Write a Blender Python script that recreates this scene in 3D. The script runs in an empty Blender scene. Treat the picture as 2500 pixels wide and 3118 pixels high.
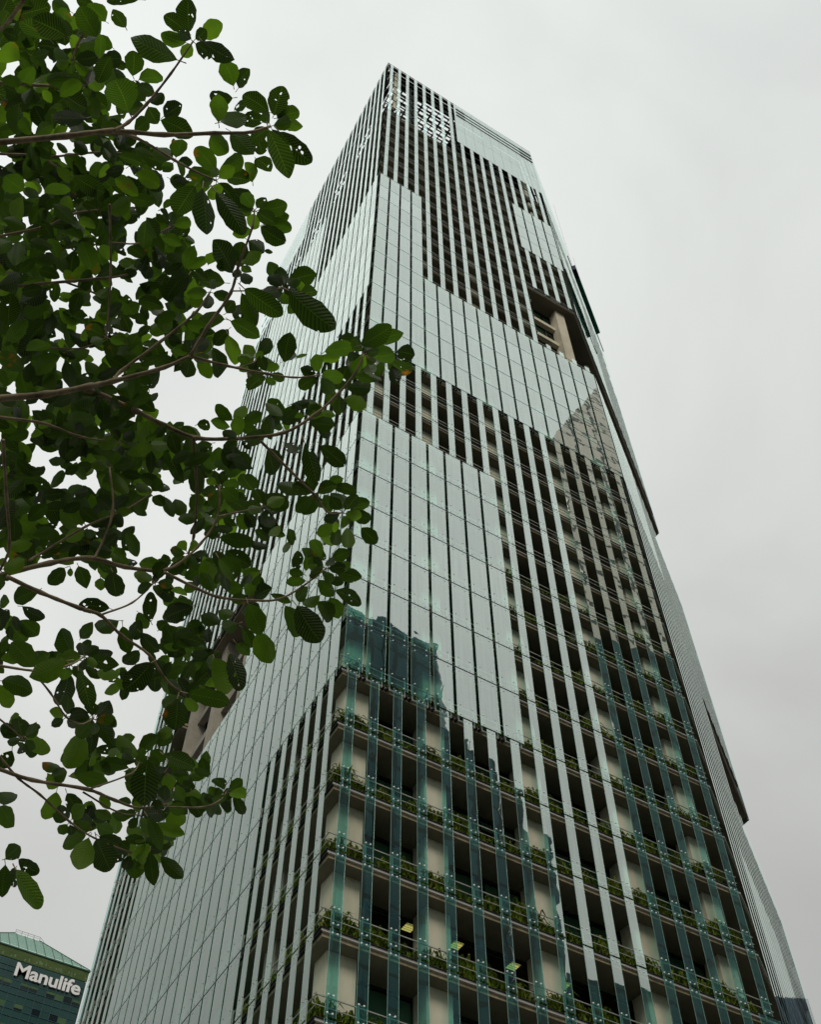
import bpy, bmesh, math, random
import numpy as np
from mathutils import Vector, Matrix
random.seed(7); RNG = np.random.RandomState(11)
SC = bpy.context.scene
COL = SC.collection
S = 4.2                      # one storey in metres; the tower is laid out in storeys
# ------------------------------------------------------------------ camera
F, YAW, PIT, ROL = 3378.775, 1.0313, 0.9687, 0.0031
CX, CY = 1250.0, 1559.0
CAM = np.array([-4.396, -9.171, -11.142])
def cam_rows():
    f = np.array([math.cos(YAW)*math.cos(PIT), math.sin(YAW)*math.cos(PIT), math.sin(PIT)])
    r = np.array([math.sin(YAW), -math.cos(YAW), 0.0]); d = np.cross(f, r)
    c, s = math.cos(ROL), math.sin(ROL)
    return np.array([[c, -s, 0], [s, c, 0], [0, 0, 1]]) @ np.array([r, d, f])
ROT = cam_rows()
Z0 = 1.6 - CAM[2]*S          # height of storey zero above the street
def W(x, y, n): return (x*S, y*S, Z0 + n*S)
CAMW = np.array(W(*CAM))
def ray(px, py):
    d = ROT.T @ np.array([(px-CX)/F, (py-CY)/F, 1.0]); return d/np.linalg.norm(d)
def at_dist(px, py, dist): return CAMW + ray(px, py)*dist
def project(p):
    q = ROT @ (np.asarray(p) - CAMW)
    return (CX + F*q[0]/q[2], CY + F*q[1]/q[2], q[2])
cam = bpy.data.cameras.new('camera'); cam_o = bpy.data.objects.new('camera', cam); COL.objects.link(cam_o)
cam.sensor_fit = 'HORIZONTAL'; cam.sensor_width = 36.0; cam.lens = F/2500*36.0
cam.clip_start = 0.05; cam.clip_end = 8000
M4 = Matrix((( *ROT[0], 0), ( *(-ROT[1]), 0), ( *(-ROT[2]), 0), (0, 0, 0, 1))).transposed()
M4.translation = Vector(CAMW); cam_o.matrix_world = M4
SC.camera = cam_o
# ------------------------------------------------------------------ materials
def new_mat(name):
    m = bpy.data.materials.new(name); m.use_nodes = True; nt = m.node_tree; nt.nodes.clear()
    out = nt.nodes.new('ShaderNodeOutputMaterial'); return m, nt, out
def N(nt, kind, **kw):
    n = nt.nodes.new(kind)
    for k, v in kw.items():
        if k.startswith('i_'):
            key = k[2:]; key = int(key) if key.isdigit() else key.replace('_', ' ')
            n.inputs[key].default_value = v
        else: setattr(n, k, v)
    return n
def rgba(c): return (c[0], c[1], c[2], 1.0)
def ramp(nt, fac, stops):
    r = nt.nodes.new('ShaderNodeValToRGB'); el = r.color_ramp.elements
    while len(el) < len(stops): el.new(0.5)
    for e, (p, c) in zip(el, stops): e.position = p; e.color = rgba(c)
    nt.links.new(fac, r.inputs['Fac']); return r.outputs['Color']
def noisy(name, c1, c2, scale=1.0, rough=0.8, metal=0.0, detail=6, stretch=(1, 1, 1), bump=0.0, spec=0.3, c3=None):
    m, nt, out = new_mat(name); L = nt.links
    tc = N(nt, 'ShaderNodeTexCoord'); mp = N(nt, 'ShaderNodeMapping'); mp.inputs['Scale'].default_value = stretch
    L.new(tc.outputs['Object'], mp.inputs['Vector'])
    nz = N(nt, 'ShaderNodeTexNoise'); nz.inputs['Scale'].default_value = scale; nz.inputs['Detail'].default_value = detail
    nz.inputs['Roughness'].default_value = 0.65
    L.new(mp.outputs['Vector'], nz.inputs['Vector'])
    st = [(0.3, c1), (0.7, c2)] if c3 is None else [(0.28, c1), (0.5, c2), (0.72, c3)]
    col = ramp(nt, nz.outputs['Fac'], st)
    b = N(nt, 'ShaderNodeBsdfPrincipled'); L.new(col, b.inputs['Base Color'])
    b.inputs['Roughness'].default_value = rough; b.inputs['Metallic'].default_value = metal
    b.inputs['Specular IOR Level'].default_value = spec
    if bump:
        bp = N(nt, 'ShaderNodeBump'); bp.inputs['Strength'].default_value = bump; bp.inputs['Distance'].default_value = 0.02
        L.new(nz.outputs['Fac'], bp.inputs['Height']); L.new(bp.outputs['Normal'], b.inputs['Normal'])
    L.new(b.outputs[0], out.inputs['Surface']); return m
def glass_mat(name, tint, refl, k0, k1, trans, wave=0.0003):
    """coated facade glass: mirror reflection plus tinted transmission"""
    m, nt, out = new_mat(name); L = nt.links
    tc = N(nt, 'ShaderNodeTexCoord')
    geo = N(nt, 'ShaderNodeNewGeometry')
    w = N(nt, 'ShaderNodeTexNoise'); w.inputs['Scale'].default_value = 0.55; w.inputs['Detail'].default_value = 1.5
    L.new(tc.outputs['Object'], w.inputs['Vector'])
    bp = N(nt, 'ShaderNodeBump'); bp.inputs['Strength'].default_value = 0.5; bp.inputs['Distance'].default_value = wave*40
    L.new(w.outputs['Fac'], bp.inputs['Height'])
    # faint streaks and panel to panel difference in the coating
    mp = N(nt, 'ShaderNodeMapping'); mp.inputs['Scale'].default_value = (6.0, 6.0, 0.18)
    L.new(tc.outputs['Object'], mp.inputs['Vector'])
    st = N(nt, 'ShaderNodeTexNoise'); st.inputs['Scale'].default_value = 1.0; st.inputs['Detail'].default_value = 4
    L.new(mp.outputs['Vector'], st.inputs['Vector'])
    lw = N(nt, 'ShaderNodeLayerWeight'); lw.inputs['Blend'].default_value = 0.5
    L.new(bp.outputs['Normal'], lw.inputs['Normal'])
    pw = N(nt, 'ShaderNodeMath', operation='POWER'); pw.inputs[1].default_value = 2.2
    L.new(lw.outputs['Facing'], pw.inputs[0])
    ma = N(nt, 'ShaderNodeMath', operation='MULTIPLY_ADD'); ma.inputs[1].default_value = k1; ma.inputs[2].default_value = k0
    L.new(pw.outputs[0], ma.inputs[0])
    s1 = N(nt, 'ShaderNodeMapRange'); s1.inputs['From Min'].default_value = 0.3; s1.inputs['From Max'].default_value = 0.7
    s1.inputs['To Min'].default_value = 0.92; s1.inputs['To Max'].default_value = 1.05
    L.new(st.outputs['Fac'], s1.inputs['Value'])
    r1 = N(nt, 'ShaderNodeMapRange'); r1.inputs['To Min'].default_value = 0.92; r1.inputs['To Max'].default_value = 1.03
    L.new(geo.outputs['Random Per Island'], r1.inputs['Value'])
    m1 = N(nt, 'ShaderNodeMath', operation='MULTIPLY'); L.new(s1.outputs[0], m1.inputs[0]); L.new(r1.outputs[0], m1.inputs[1])
    m2 = N(nt, 'ShaderNodeMath', operation='MULTIPLY'); m2.use_clamp = True; L.new(ma.outputs[0], m2.inputs[0]); L.new(m1.outputs[0], m2.inputs[1])
    def scaled(c, fac):
        v = N(nt, 'ShaderNodeVectorMath', operation='SCALE'); v.inputs[0].default_value = c; L.new(fac, v.inputs['Scale']); return v.outputs['Vector']
    g = N(nt, 'ShaderNodeBsdfGlossy'); g.inputs['Roughness'].default_value = 0.012
    L.new(scaled(refl, m2.outputs[0]), g.inputs['Color']); L.new(bp.outputs['Normal'], g.inputs['Normal'])
    iv = N(nt, 'ShaderNodeMath', operation='MULTIPLY_ADD'); iv.inputs[1].default_value = -trans; iv.inputs[2].default_value = trans*1.12
    L.new(m2.outputs[0], iv.inputs[0])
    t = N(nt, 'ShaderNodeBsdfTransparent'); L.new(scaled(tint, iv.outputs[0]), t.inputs['Color'])
    a = N(nt, 'ShaderNodeAddShader'); L.new(g.outputs[0], a.inputs[0]); L.new(t.outputs[0], a.inputs[1])
    L.new(a.outputs[0], out.inputs['Surface']); return m
MG = glass_mat('facade_glass', (0.46, 0.95, 0.90), (0.855, 0.945, 0.895), 0.57, 0.45, 1.34)
MGC = glass_mat('crown_glass', (0.70, 0.88, 0.84), (0.83, 0.93, 0.89), 0.64, 0.34, 0.75)
MEDGE = noisy('glass_edge', (0.20, 0.36, 0.30), (0.28, 0.44, 0.36), 3, 0.3)
MSTEEL = noisy('brushed_steel', (0.36, 0.35, 0.31), (0.48, 0.46, 0.41), 3, 0.38, 0.45)
MBOLT = noisy('bolt_steel', (0.84, 0.84, 0.82), (0.9, 0.9, 0.88), 3, 0.25, 0.0)
MLEDGE = noisy('ledge_metal', (0.40, 0.38, 0.35), (0.54, 0.51, 0.47), 0.7, 0.45, 0.1)
MCONC = noisy('fair_faced_concrete', (0.44, 0.39, 0.28), (0.60, 0.54, 0.41), 0.35, 0.85, stretch=(1, 1, 0.35), bump=0.15, c3=(0.68, 0.62, 0.48))
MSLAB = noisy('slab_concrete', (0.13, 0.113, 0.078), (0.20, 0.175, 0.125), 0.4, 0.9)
MFASC = noisy('stained_fascia', (0.14, 0.11, 0.06), (0.40, 0.33, 0.21), 1.4, 0.9, stretch=(1, 1, 0.25))
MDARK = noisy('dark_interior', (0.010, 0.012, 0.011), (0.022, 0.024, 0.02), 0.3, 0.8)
MFRAME = noisy('window_frame', (0.012, 0.013, 0.012), (0.02, 0.02, 0.018), 0.5, 0.5)
MBLIND = noisy('window_blind', (0.32, 0.50, 0.37), (0.42, 0.60, 0.45), 0.5, 0.8)
MCROWN = noisy('crown_steel', (0.014, 0.015, 0.013), (0.03, 0.03, 0.026), 1.0, 0.6, 0.1)
def window_mat():
    m, nt, out = new_mat('window_glass'); L = nt.links
    t = N(nt, 'ShaderNodeBsdfTransparent'); t.inputs['Color'].default_value = (0.50, 0.66, 0.58, 1)
    g = N(nt, 'ShaderNodeBsdfGlossy'); g.inputs['Color'].default_value = (0.75, 0.9, 0.85, 1); g.inputs['Roughness'].default_value = 0.01
    fr = N(nt, 'ShaderNodeFresnel'); fr.inputs['IOR'].default_value = 1.6
    mx = N(nt, 'ShaderNodeMixShader'); L.new(fr.outputs[0], mx.inputs[0]); L.new(t.outputs[0], mx.inputs[1]); L.new(g.outputs[0], mx.inputs[2])
    L.new(mx.outputs[0], out.inputs['Surface']); return m
MWIN = window_mat()
def emit(name, c, s):
    m, nt, out = new_mat(name); e = N(nt, 'ShaderNodeEmission'); e.inputs['Color'].default_value = rgba(c); e.inputs['Strength'].default_value = s
    nt.links.new(e.outputs[0], out.inputs['Surface']); return m
MLAMP = emit('lit_lamp', (1.0, 0.72, 0.22), 0.85)
def fern_mat():
    m, nt, out = new_mat('fern_fronds'); L = nt.links
    geo = N(nt, 'ShaderNodeNewGeometry')
    col = ramp(nt, geo.outputs['Random Per Island'], [(0.0, (0.05, 0.085, 0.010)), (0.5, (0.12, 0.18, 0.022)), (0.9, (0.22, 0.28, 0.04)), (1.0, (0.24, 0.20, 0.06))])
    d = N(nt, 'ShaderNodeBsdfDiffuse'); t = N(nt, 'ShaderNodeBsdfTranslucent'); L.new(col, d.inputs['Color']); L.new(col, t.inputs['Color'])
    mx = N(nt, 'ShaderNodeMixShader', i_0=0.4); L.new(d.outputs[0], mx.inputs[1]); L.new(t.outputs[0], mx.inputs[2])
    L.new(mx.outputs[0], out.inputs['Surface']); return m
MFERN = fern_mat()
# ------------------------------------------------------------------ mesh helpers
class MB:
    def __init__(s): s.v = []; s.f = []; s.m = []; s.uv = None
    def quad(s, a, b, c, d, m=0):
        i = len(s.v); s.v += [a, b, c, d]; s.f.append((i, i+1, i+2, i+3)); s.m.append(m)
    def hexa(s, p, m=0):     # p: 4 bottom + 4 top corners, same turning sense
        i = len(s.v); s.v += list(p)
        for q in ((3, 2, 1, 0), (4, 5, 6, 7), (0, 1, 5, 4), (1, 2, 6, 5), (2, 3, 7, 6), (3, 0, 4, 7)):
            s.f.append(tuple(i+k for k in q)); s.m.append(m)
    def box(s, x0, x1, y0, y1, z0, z1, m=0):
        s.hexa([(x0, y0, z0), (x1, y0, z0), (x1, y1, z0), (x0, y1, z0), (x0, y0, z1), (x1, y0, z1), (x1, y1, z1), (x0, y1, z1)], m)
    def octa(s, c, r, m=0):
        i = len(s.v); x, y, z = c; k = r*0.72
        s.v += [(x-r, y, z), (x+r, y, z), (x, y-r, z), (x, y+r, z), (x, y, z-r), (x, y, z+r)]
        for q in ((0, 2, 5), (2, 1, 5), (1, 3, 5), (3, 0, 5), (2, 0, 4), (1, 2, 4), (3, 1, 4), (0, 3, 4)):
            s.f.append(tuple(i+j for j in q)); s.m.append(m)
    def cap(s, c, nrm, r, t, m=0, n=8):     # round bolt head standing off a facade
        c = Vector(c); nv = Vector(nrm); u = Vector((-nv.y, nv.x, 0)); w = Vector((0, 0, 1)); i = len(s.v)
        for dd, rr in ((0.0, r), (t, r*0.8)):
            for k in range(n): a = 2*math.pi*k/n; s.v.append(tuple(c+nv*dd+u*(rr*math.cos(a))+w*(rr*math.sin(a))))
        for k in range(n): s.f.append((i+k, i+(k+1) % n, i+n+(k+1) % n, i+n+k)); s.m.append(m)
        s.f.append(tuple(i+n+k for k in range(n))); s.m.append(m)
    def bar(s, a, b, r, m=0, r2=None, n=6):
        a = Vector(a); b = Vector(b); r2 = r if r2 is None else r2
        d = (b-a).normalized(); u = d.orthogonal().normalized(); w = d.cross(u); i = len(s.v)
        for p, rr in ((a, r), (b, r2)):
            for k in range(n):
                t = 2*math.pi*k/n; s.v.append(tuple(p + u*(rr*math.cos(t)) + w*(rr*math.sin(t))))
        for k in range(n): s.f.append((i+k, i+(k+1) % n, i+n+(k+1) % n, i+n+k)); s.m.append(m)
        s.f.append(tuple(i+n-1-k for k in range(n))); s.m.append(m)
        s.f.append(tuple(i+n+k for k in range(n))); s.m.append(m)
    def tube(s, pts, rad, m=0, n=7):
        P = [Vector(p) for p in pts]; i0 = len(s.v); u = None
        for k, p in enumerate(P):
            d = (P[min(k+1, len(P)-1)] - P[max(k-1, 0)]).normalized()
            u = d.orthogonal().normalized() if u is None else (u - d*u.dot(d)).normalized()
            w = d.cross(u)
            for j in range(n):
                t = 2*math.pi*j/n; s.v.append(tuple(p + (u*math.cos(t) + w*math.sin(t))*rad[k]))
        for k in range(len(P)-1):
            for j in range(n):
                a = i0+k*n+j; b = i0+k*n+(j+1) % n; s.f.append((a, b, b+n, a+n)); s.m.append(m)
        s.f.append(tuple(i0+n-1-j for j in range(n))); s.m.append(m)
        e = i0+(len(P)-1)*n; s.f.append(tuple(e+j for j in range(n))); s.m.append(m)
    def merge(s, o):
        i = len(s.v); s.v += o.v; s.f += [tuple(i+k for k in q) for q in o.f]; s.m += o.m
    def build(s, name, mats, parent=None, smooth=False):
        me = bpy.data.meshes.new(name)
        off = Vector(parent.location) if parent is not None and parent.parent is None else Vector((0, 0, 0))
        vv = np.array(s.v, dtype=float)
        me.from_pydata((vv - np.array(off)).tolist() if parent is not None and parent.parent is None else vv.tolist(), [], s.f)
        for m in (mats if isinstance(mats, (list, tuple)) else [mats]): me.materials.append(m)
        if len(me.materials) > 1: me.polygons.foreach_set('material_index', s.m)
        if smooth: me.polygons.foreach_set('use_smooth', [True]*len(me.polygons))
        me.update()
        o = bpy.data.objects.new(name, me); COL.objects.link(o)
        if parent is not None: o.parent = parent
        return o
def tag(o, label=None, cat=None, group=None, kind=None):
    if label: o['label'] = label
    if cat: o['category'] = cat
    if group: o['group'] = group
    if kind: o['kind'] = kind
    return o
def empty(name, loc=(0, 0, 0)):
    o = bpy.data.objects.new(name, None); o.location = loc; o.empty_display_size = 0.3; COL.objects.link(o); return o
# sub-part placed under a part whose own vertices were already shifted to the thing's origin
def build_sub(mb, name, mats, part):
    root = part.parent
    mb2 = MB(); off = root.location
    mb2.v = [(x-off.x, y-off.y, z-off.z) for x, y, z in mb.v]; mb2.f = mb.f; mb2.m = mb.m
    return mb2.build(name, mats, part)
# ------------------------------------------------------------------ tower geometry
QR = (0.023, 0.3397, 0.5479, -0.1334); QL = (0.0595, 0.3374, 0.5068, -0.1234)
def cu(q, c): return q[0] + q[1]*c + q[2]*(c/10)**2 + q[3]*(c/10)**3
TH = math.radians(88.66); AT = math.radians(35.15)
LR, LL, LT = cu(QR, 17), cu(QL, 27), 8.6
FACES = {
    'R': (np.array([0.0, 0.0]), np.array([1.0, 0.0]), np.array([0.0, 1.0]), LR),
    'L': (np.array([0.0, 0.0]), np.array([math.cos(TH), math.sin(TH)]), np.array([math.sin(TH), -math.cos(TH)]), LL),
    'T': (np.array([LR, 0.0]), np.array([math.cos(AT), math.sin(AT)]), np.array([-math.sin(AT), math.cos(AT)]), LT)}
OUT = {k: (-v[2][0], -v[2][1], 0.0) for k, v in FACES.items()}
def mitre(n1, n2): return (n1+n2)/(1+n1 @ n2)
MI_C = mitre(FACES['R'][2], FACES['L'][2]); MI_R = mitre(FACES['R'][2], FACES['T'][2])
def at(face, u, d):
    o, dr, nn, ln = FACES[face]
    if face in 'RL' and abs(u) < 1e-6: return MI_C*d
    if face == 'R' and abs(u-ln) < 1e-6: return np.array([LR, 0.0]) + MI_R*d
    if face == 'T' and abs(u) < 1e-6: return np.array([LR, 0.0]) + MI_R*d
    return o + dr*u + nn*d
def P3(face, u, d, n):
    a = at(face, u, d); return W(a[0], a[1], n)
def fbox(mb, face, u0, u1, d0, d1, n0, n1, m=0):
    c = [at(face, u0, d0), at(face, u1, d0), at(face, u1, d1), at(face, u0, d1)]
    if face == 'L': c = [c[1], c[0], c[3], c[2]]
    mb.hexa([W(p[0], p[1], n0) for p in c] + [W(p[0], p[1], n1) for p in c], m)
def colpos(face, c):
    if face == 'R': return cu(QR, c)
    if face == 'L': return cu(QL, c)
    return c*LT/21
NCOL = {'R': 17, 'L': 27, 'T': 21}
TOPN = {'R': 34.65, 'L': 34.5, 'T': 34.65}
LOW = -11
def cls(face, c, n):
    """W wide panel, S narrow strip, G screen, - nothing; n is the middle of a cell"""
    if face == 'R':
        if c >= 8 and n > 29.5: return 'G'
        if c >= 13 and 15 < n < 19: return '-'
        if (c <= 3 and 10 < n < 21) or 10 < n < 15 or (c >= 13 and 22 < n < 26) or (c < 8 and 0 < n < 7) or (c >= 16 and n < -3): return 'W'
        return 'S'
    if face == 'L':
        if c >= 17 and n > 31.1: return 'G'
        if 11 <= c <= 20 and 3.2 < n < 7: return '-'
        if (6 <= c < 21 and n < 0) or (c < 11 and 0 < n < 7) or (c <= 20 and 0 < n < 3.2): return 'W'
        if (c < 11 and 13 < n < 21) or (11 <= c < 17 and 13 < n < 27.6) or (17 <= c <= 21 and 21 < n < 27): return 'W'
        return 'S'
    if 15 < n < 19 or (c >= 10 and 4 < n < 7): return '-'
    if n > 29.5: return 'G'
    if (c < 8 and 10 < n < 15) or (2 <= c < 9 and 19 < n < 27) or (4 <= c < 11 and n < 1): return 'W'
    return 'S'
BREAKS = {'R': [29.5], 'L': [3.2, 27.6, 31.1], 'T': [29.5]}
def cells(face):
    z = sorted(set(list(range(LOW, 35)) + BREAKS[face] + [TOPN[face]]))
    z = [a for a in z if a <= TOPN[face]]
    return list(zip(z[:-1], z[1:]))
def span(face, c, k):
    a, b = colpos(face, c), colpos(face, c+1); p = b-a
    if k == 'W': g = 0.030 if face == 'R' else 0.028; return a+g, b-g
    if k == 'G': return a+0.003, b-0.003
    h = (0.18 if face == 'R' else 0.205)*p
    return (a+b)/2-h, (a+b)/2+h
TOWER = empty('office_tower', W(0, 0, LOW-0.52))
tag(TOWER, 'tall office tower wrapped in pale green glass strips, with planted concrete balconies', 'office tower')
def px_area(mb):
    v = np.array(mb.v); q = (v - CAMW) @ ROT.T
    if (q[:, 2] < 1).any(): return 0.0
    x = np.clip(CX + F*q[:, 0]/q[:, 2], 0, 2500); y = np.clip(CY + F*q[:, 1]/q[:, 2], 0, 3118)
    if x.max()-x.min() < .5 or y.max()-y.min() < .5: return 0.0
    return float((x.max()-x.min())*(y.max()-y.min()))
COLL = {}
def collect(kind, mb, area=None): COLL.setdefault(kind, []).append((px_area(mb) if area is None else area, mb))
def flush(kind, mats, parent, limit=100, smooth=False):
    it = sorted(COLL[kind], key=lambda t: -t[0]); objs = []
    for a, mb in it[:limit]: objs.append(mb.build(kind, mats, parent, smooth))
    if it[limit:]:
        r = MB()
        for a, mb in it[limit:]: r.merge(mb)
        o = r.build(kind, mats, parent, smooth); o['kind'] = 'stuff'
    return objs
def jit(): return random.uniform(-0.00045, 0.00045)
for face in 'RLT':
    for c in range(NCOL[face]):
        runs = []
        for z0, z1 in cells(face):
            k = cls(face, c, (z0+z1)/2)
            if runs and runs[-1][0] == k and k != 'G': runs[-1][1].append((z0, z1))
            elif runs and runs[-1][0] == 'G' and k == 'G': runs[-1][1].append((z0, z1))
            else: runs.append((k, [(z0, z1)]))
        for k, cl in runs:
            if k == '-': continue
            if k == 'G':
                a, b = cl[0][0], cl[-1][1]; cl = [(a+(b-a)*i/3, a+(b-a)*(i+1)/3) for i in range(3)]
            u0, u1 = span(face, c, k); mb = MB()
            for z0, z1 in cl:
                g = (0.013 if k != 'G' else 0.006) if face != 'T' else 0.0; t = (jit(), jit(), jit(), jit()) if face != 'T' else (0, 0, 0, 0)
                a, b = (u0, u1) if face != 'L' else (u1, u0)
                mb.quad(P3(face, a, t[0], z0+g), P3(face, b, t[1], z0+g), P3(face, b, t[2], z1-g), P3(face, a, t[3], z1-g), 0)
                if k != 'G' and z1 < 16 and face != 'T':
                    e = 0.0035
                    fbox(mb, face, u0-e, u0, -0.0012, 0.003, z0+g, z1-g, 1); fbox(mb, face, u1, u1+e, -0.0012, 0.003, z0+g, z1-g, 1)
            collect({'W': 'glass_panel', 'S': 'glass_strip', 'G': 'crown_screen'}[k], mb)
# stub strips standing above the wide field in front of the open storeys
for c in range(13, 17):
    mb = MB(); u0, u1 = span('R', c, 'S')
    mb.quad(P3('R', u0, 0, 15.02), P3('R', u1, 0, 15.02), P3('R', u1, 0, 15.27), P3('R', u0, 0, 15.27)); collect('glass_strip', mb)
flush('glass_panel', [MG, MEDGE], TOWER); flush('glass_strip', [MG, MEDGE], TOWER); flush('crown_screen', [MGC], TOWER)
# storeys where a face is open
def solid_ranges(face, n, edge=True):
    ln = FACES[face][3]
    if face == 'R' and n in (16, 17, 18): return [(0.0, colpos('R', 13))]
    if face == 'T' and n in (16, 17, 18): return []
    if face == 'T' and n in (5, 6): return [(0.0, 10*LT/21)]
    if face == 'L' and n in (4, 5, 6): return [(0.0, colpos('L', 11)), (colpos('L', 21), ln)]
    return [(0.0, ln)]
for n in range(LOW, 29):
    mb = MB(); tr = MB()
    for face in 'RLT':
        for u0, u1 in solid_ranges(face, n):
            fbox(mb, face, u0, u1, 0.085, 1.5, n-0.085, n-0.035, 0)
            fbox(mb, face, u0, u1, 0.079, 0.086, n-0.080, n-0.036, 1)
            fbox(mb, face, u0, u1, 0.13, 0.30, n+0.001, n+0.06, 1)
            fbox(tr, face, u0, u1, 0.050, 0.13, n-0.034, n-0.003, 0 if face != 'L' else 1); fbox(tr, face, u0, u1, 0.034 if face != 'T' else 0.049, 0.12, n-0.002, n+0.006, 1)
            for c in range(NCOL[face]):
                if face != 'T' and cls(face, c, n+0.3) == 'W' and cls(face, c, n-0.3) == 'W':
                    fbox(tr, face, colpos(face, c), colpos(face, c+1), 0.005, 0.014, n-0.020, n+0.034, 1)
            # small hangers under the ledge at the gaps between wide panels
            if n <= 14:
                for c in range(1, NCOL[face]):
                    u = colpos(face, c)
                    if not (u0 < u < u1) or face == 'T': continue
                    if cls(face, c, n+0.5) == 'W':
                        for du in ((-0.03, 0.03) if cls(face, c, n-0.5) != 'W' else (0.0,)):
                            fbox(tr, face, u+du-0.014, u+du+0.014, 0.012, 0.078, n-0.066, n-0.027, 1)
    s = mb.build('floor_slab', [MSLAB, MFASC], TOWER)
    build_sub(tr, 'ledge_trim', [MLEDGE, MFRAME], s)
    for face in 'RLT':
        r = MB()
        for u0, u1 in solid_ranges(face, n):
            a = max(u0, 0.03) if face != 'L' else max(u0, 0.06); b = u1-0.03
            for h, t in ((0.245, 0.0058), (0.135, 0.0042)): fbox(r, face, a, b, 0.055-t, 0.055+t, n+h-t, n+h+t)
            if u0 == 0:
                for h in (0.245, 0.135): r.octa(P3(face, a, 0.055, n+h), 0.011*S)
        if r.v and face != 'T': collect('railing', r, px_area(r))
        for c in range(NCOL[face]):
            k = cls(face, c, n+0.12)
            if face == 'T' or (k == 'W' and n > 9): continue
            if k in '-G' or not any(u0 < colpos(face, c+0.5) < u1 for u0, u1 in solid_ranges(face, n)): continue
            u0, u1 = span(face, c, k); w = u1-u0; p = MB()
            posts = [(u0+w*(0.1 if c else 0.27), u0+w*0.18), (u0+w*0.9, u0+w*0.8)] if k == 'W' else [(u0+w*0.32, None)]
            for up, ub in posts:
                pw = 0.007 if face == 'R' else 0.005; fbox(p, face, up-pw, up+pw, 0.022, 0.046 if face == 'R' else 0.034, n-0.075, n+0.245, 0)
                if n <= 14:
                    kb = cls(face, c, n-0.1)
                    bs = [ub] if ub is not None else [u0+w*0.2, u0+w*0.68]
                    for h in (0.245, 0.052, -0.06):
                        if h < 0 and kb != k: continue
                        for b in bs: p.cap(P3(face, b, -0.001, n+h), OUT[face], (0.0112 if face == 'R' else 0.008)*S, 0.03, 1 if face == 'R' else 0)
                        fbox(p, face, min(up, bs[-1]), max(up, bs[-1]), 0.008, 0.016, n+h-0.005, n+h+0.005, 0)
                    if kb == 'S' and k == 'W' and ub is posts[0][1]:
                        s0, s1 = span(face, c, 'S'); sw = s1-s0
                        for b in (s0+sw*0.22, s0+sw*0.7): p.cap(P3(face, b, -0.001, n-0.06), OUT[face], (0.0112 if face == 'R' else 0.008)*S, 0.03, 1 if face == 'R' else 0)
            collect('bracket_post', p)
flush('railing', [MSTEEL], TOWER); flush('bracket_post', [MSTEEL, MBOLT], TOWER)
# columns
def column(face, u, w, d0, d1, z0=LOW-0.5, z1=28.0):
    mb = MB()
    for n in range(int(z0), int(z1)):          # storey-high lifts with a fine joint
        fbox(mb, face, u-w/2, u+w/2, d0, d1, n-0.02, n+0.975); fbox(mb, face, u-w/2+0.006, u+w/2-0.006, d0+0.006, d1-0.006, n+0.974, n+0.981)
    mb.build('column', [MCONC], TOWER)
for u, w in ((0.42, 0.36), (1.64, 0.34), (3.26, 0.34), (4.87, 0.34), (6.30, 0.32)): column('R', u, w, 0.26, 0.54)
MCONC_ALL = MCONC; MCONC = noisy('shaded_column_concrete', (0.24, 0.22, 0.17), (0.38, 0.35, 0.28), 0.4, 0.9)  # darker copy of the concrete: shade put into the left columns' colour
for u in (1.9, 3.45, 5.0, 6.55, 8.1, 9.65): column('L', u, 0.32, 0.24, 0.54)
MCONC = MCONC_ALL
for u in (1.9, 3.6, 5.3, 7.0, 8.3): column('T', u, 0.32, 0.24, 0.54)
# open storeys: inner beams
def beam(face, u0, u1, d0, d1, z0, z1): mb = MB(); fbox(mb, face, u0, u1, d0, d1, z0, z1); mb.build('beam', [MCONC], TOWER)
for z in (15.95, 16.95, 17.95): beam('R', colpos('R', 13)-0.3, 6.15, 0.42, 0.55, z-0.10, z+0.08)
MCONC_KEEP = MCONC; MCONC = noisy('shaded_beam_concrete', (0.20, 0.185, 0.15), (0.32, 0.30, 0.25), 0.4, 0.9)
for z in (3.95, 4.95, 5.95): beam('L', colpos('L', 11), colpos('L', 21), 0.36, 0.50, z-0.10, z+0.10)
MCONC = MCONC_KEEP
# window wall
for n in range(LOW, 28):
    for face in 'RLT':
        if face == 'T' and (n in (15, 16, 17, 18) or n in (4, 5, 6)): continue
        ln = FACES[face][3]; step = 0.8; k = int(round(ln/step)); fr = MB()
        for i in range(k):
            a, b = ln*i/k, ln*(i+1)/k; a2 = a+0.025 if i else 0.57; b2 = b-0.025
            if face == 'R' and i == k-1: b2 = ln-0.25
            if b2 <= a2: continue
            w = MB(); q0, q1 = (a2, b2) if face != 'L' else (b2, a2)
            w.quad(P3(face, q0, 0.57, n+0.06), P3(face, q1, 0.57, n+0.06), P3(face, q1, 0.57, n+0.88), P3(face, q0, 0.57, n+0.88), 0)
            z = n+random.choice((0.2, 0.3, 0.36, 0.45, 0.6, 0.75)) if not (face == 'R' and n == -4) else n+0.872
            fbox(w, face, a2, b2, 0.60, 0.605, z, n+0.88, 1)
            collect('window', w)
            fbox(fr, face, b-0.022, b+0.022, 0.55, 0.60, n+0.0, n+0.912)
        fbox(fr, face, 0.0, ln, 0.556, 0.594, n+0.882, n+0.912); fbox(fr, face, 0.0, ln, 0.556, 0.594, n+0.003, n+0.058)
        collect('window_frame', fr)
flush('window', [MWIN, MBLIND], TOWER); flush('window_frame', [MFRAME], TOWER)
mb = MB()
for face in 'RL': fbox(mb, face, 0.0, FACES[face][3], 1.52, 1.56, LOW-0.5, 28.0)
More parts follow.
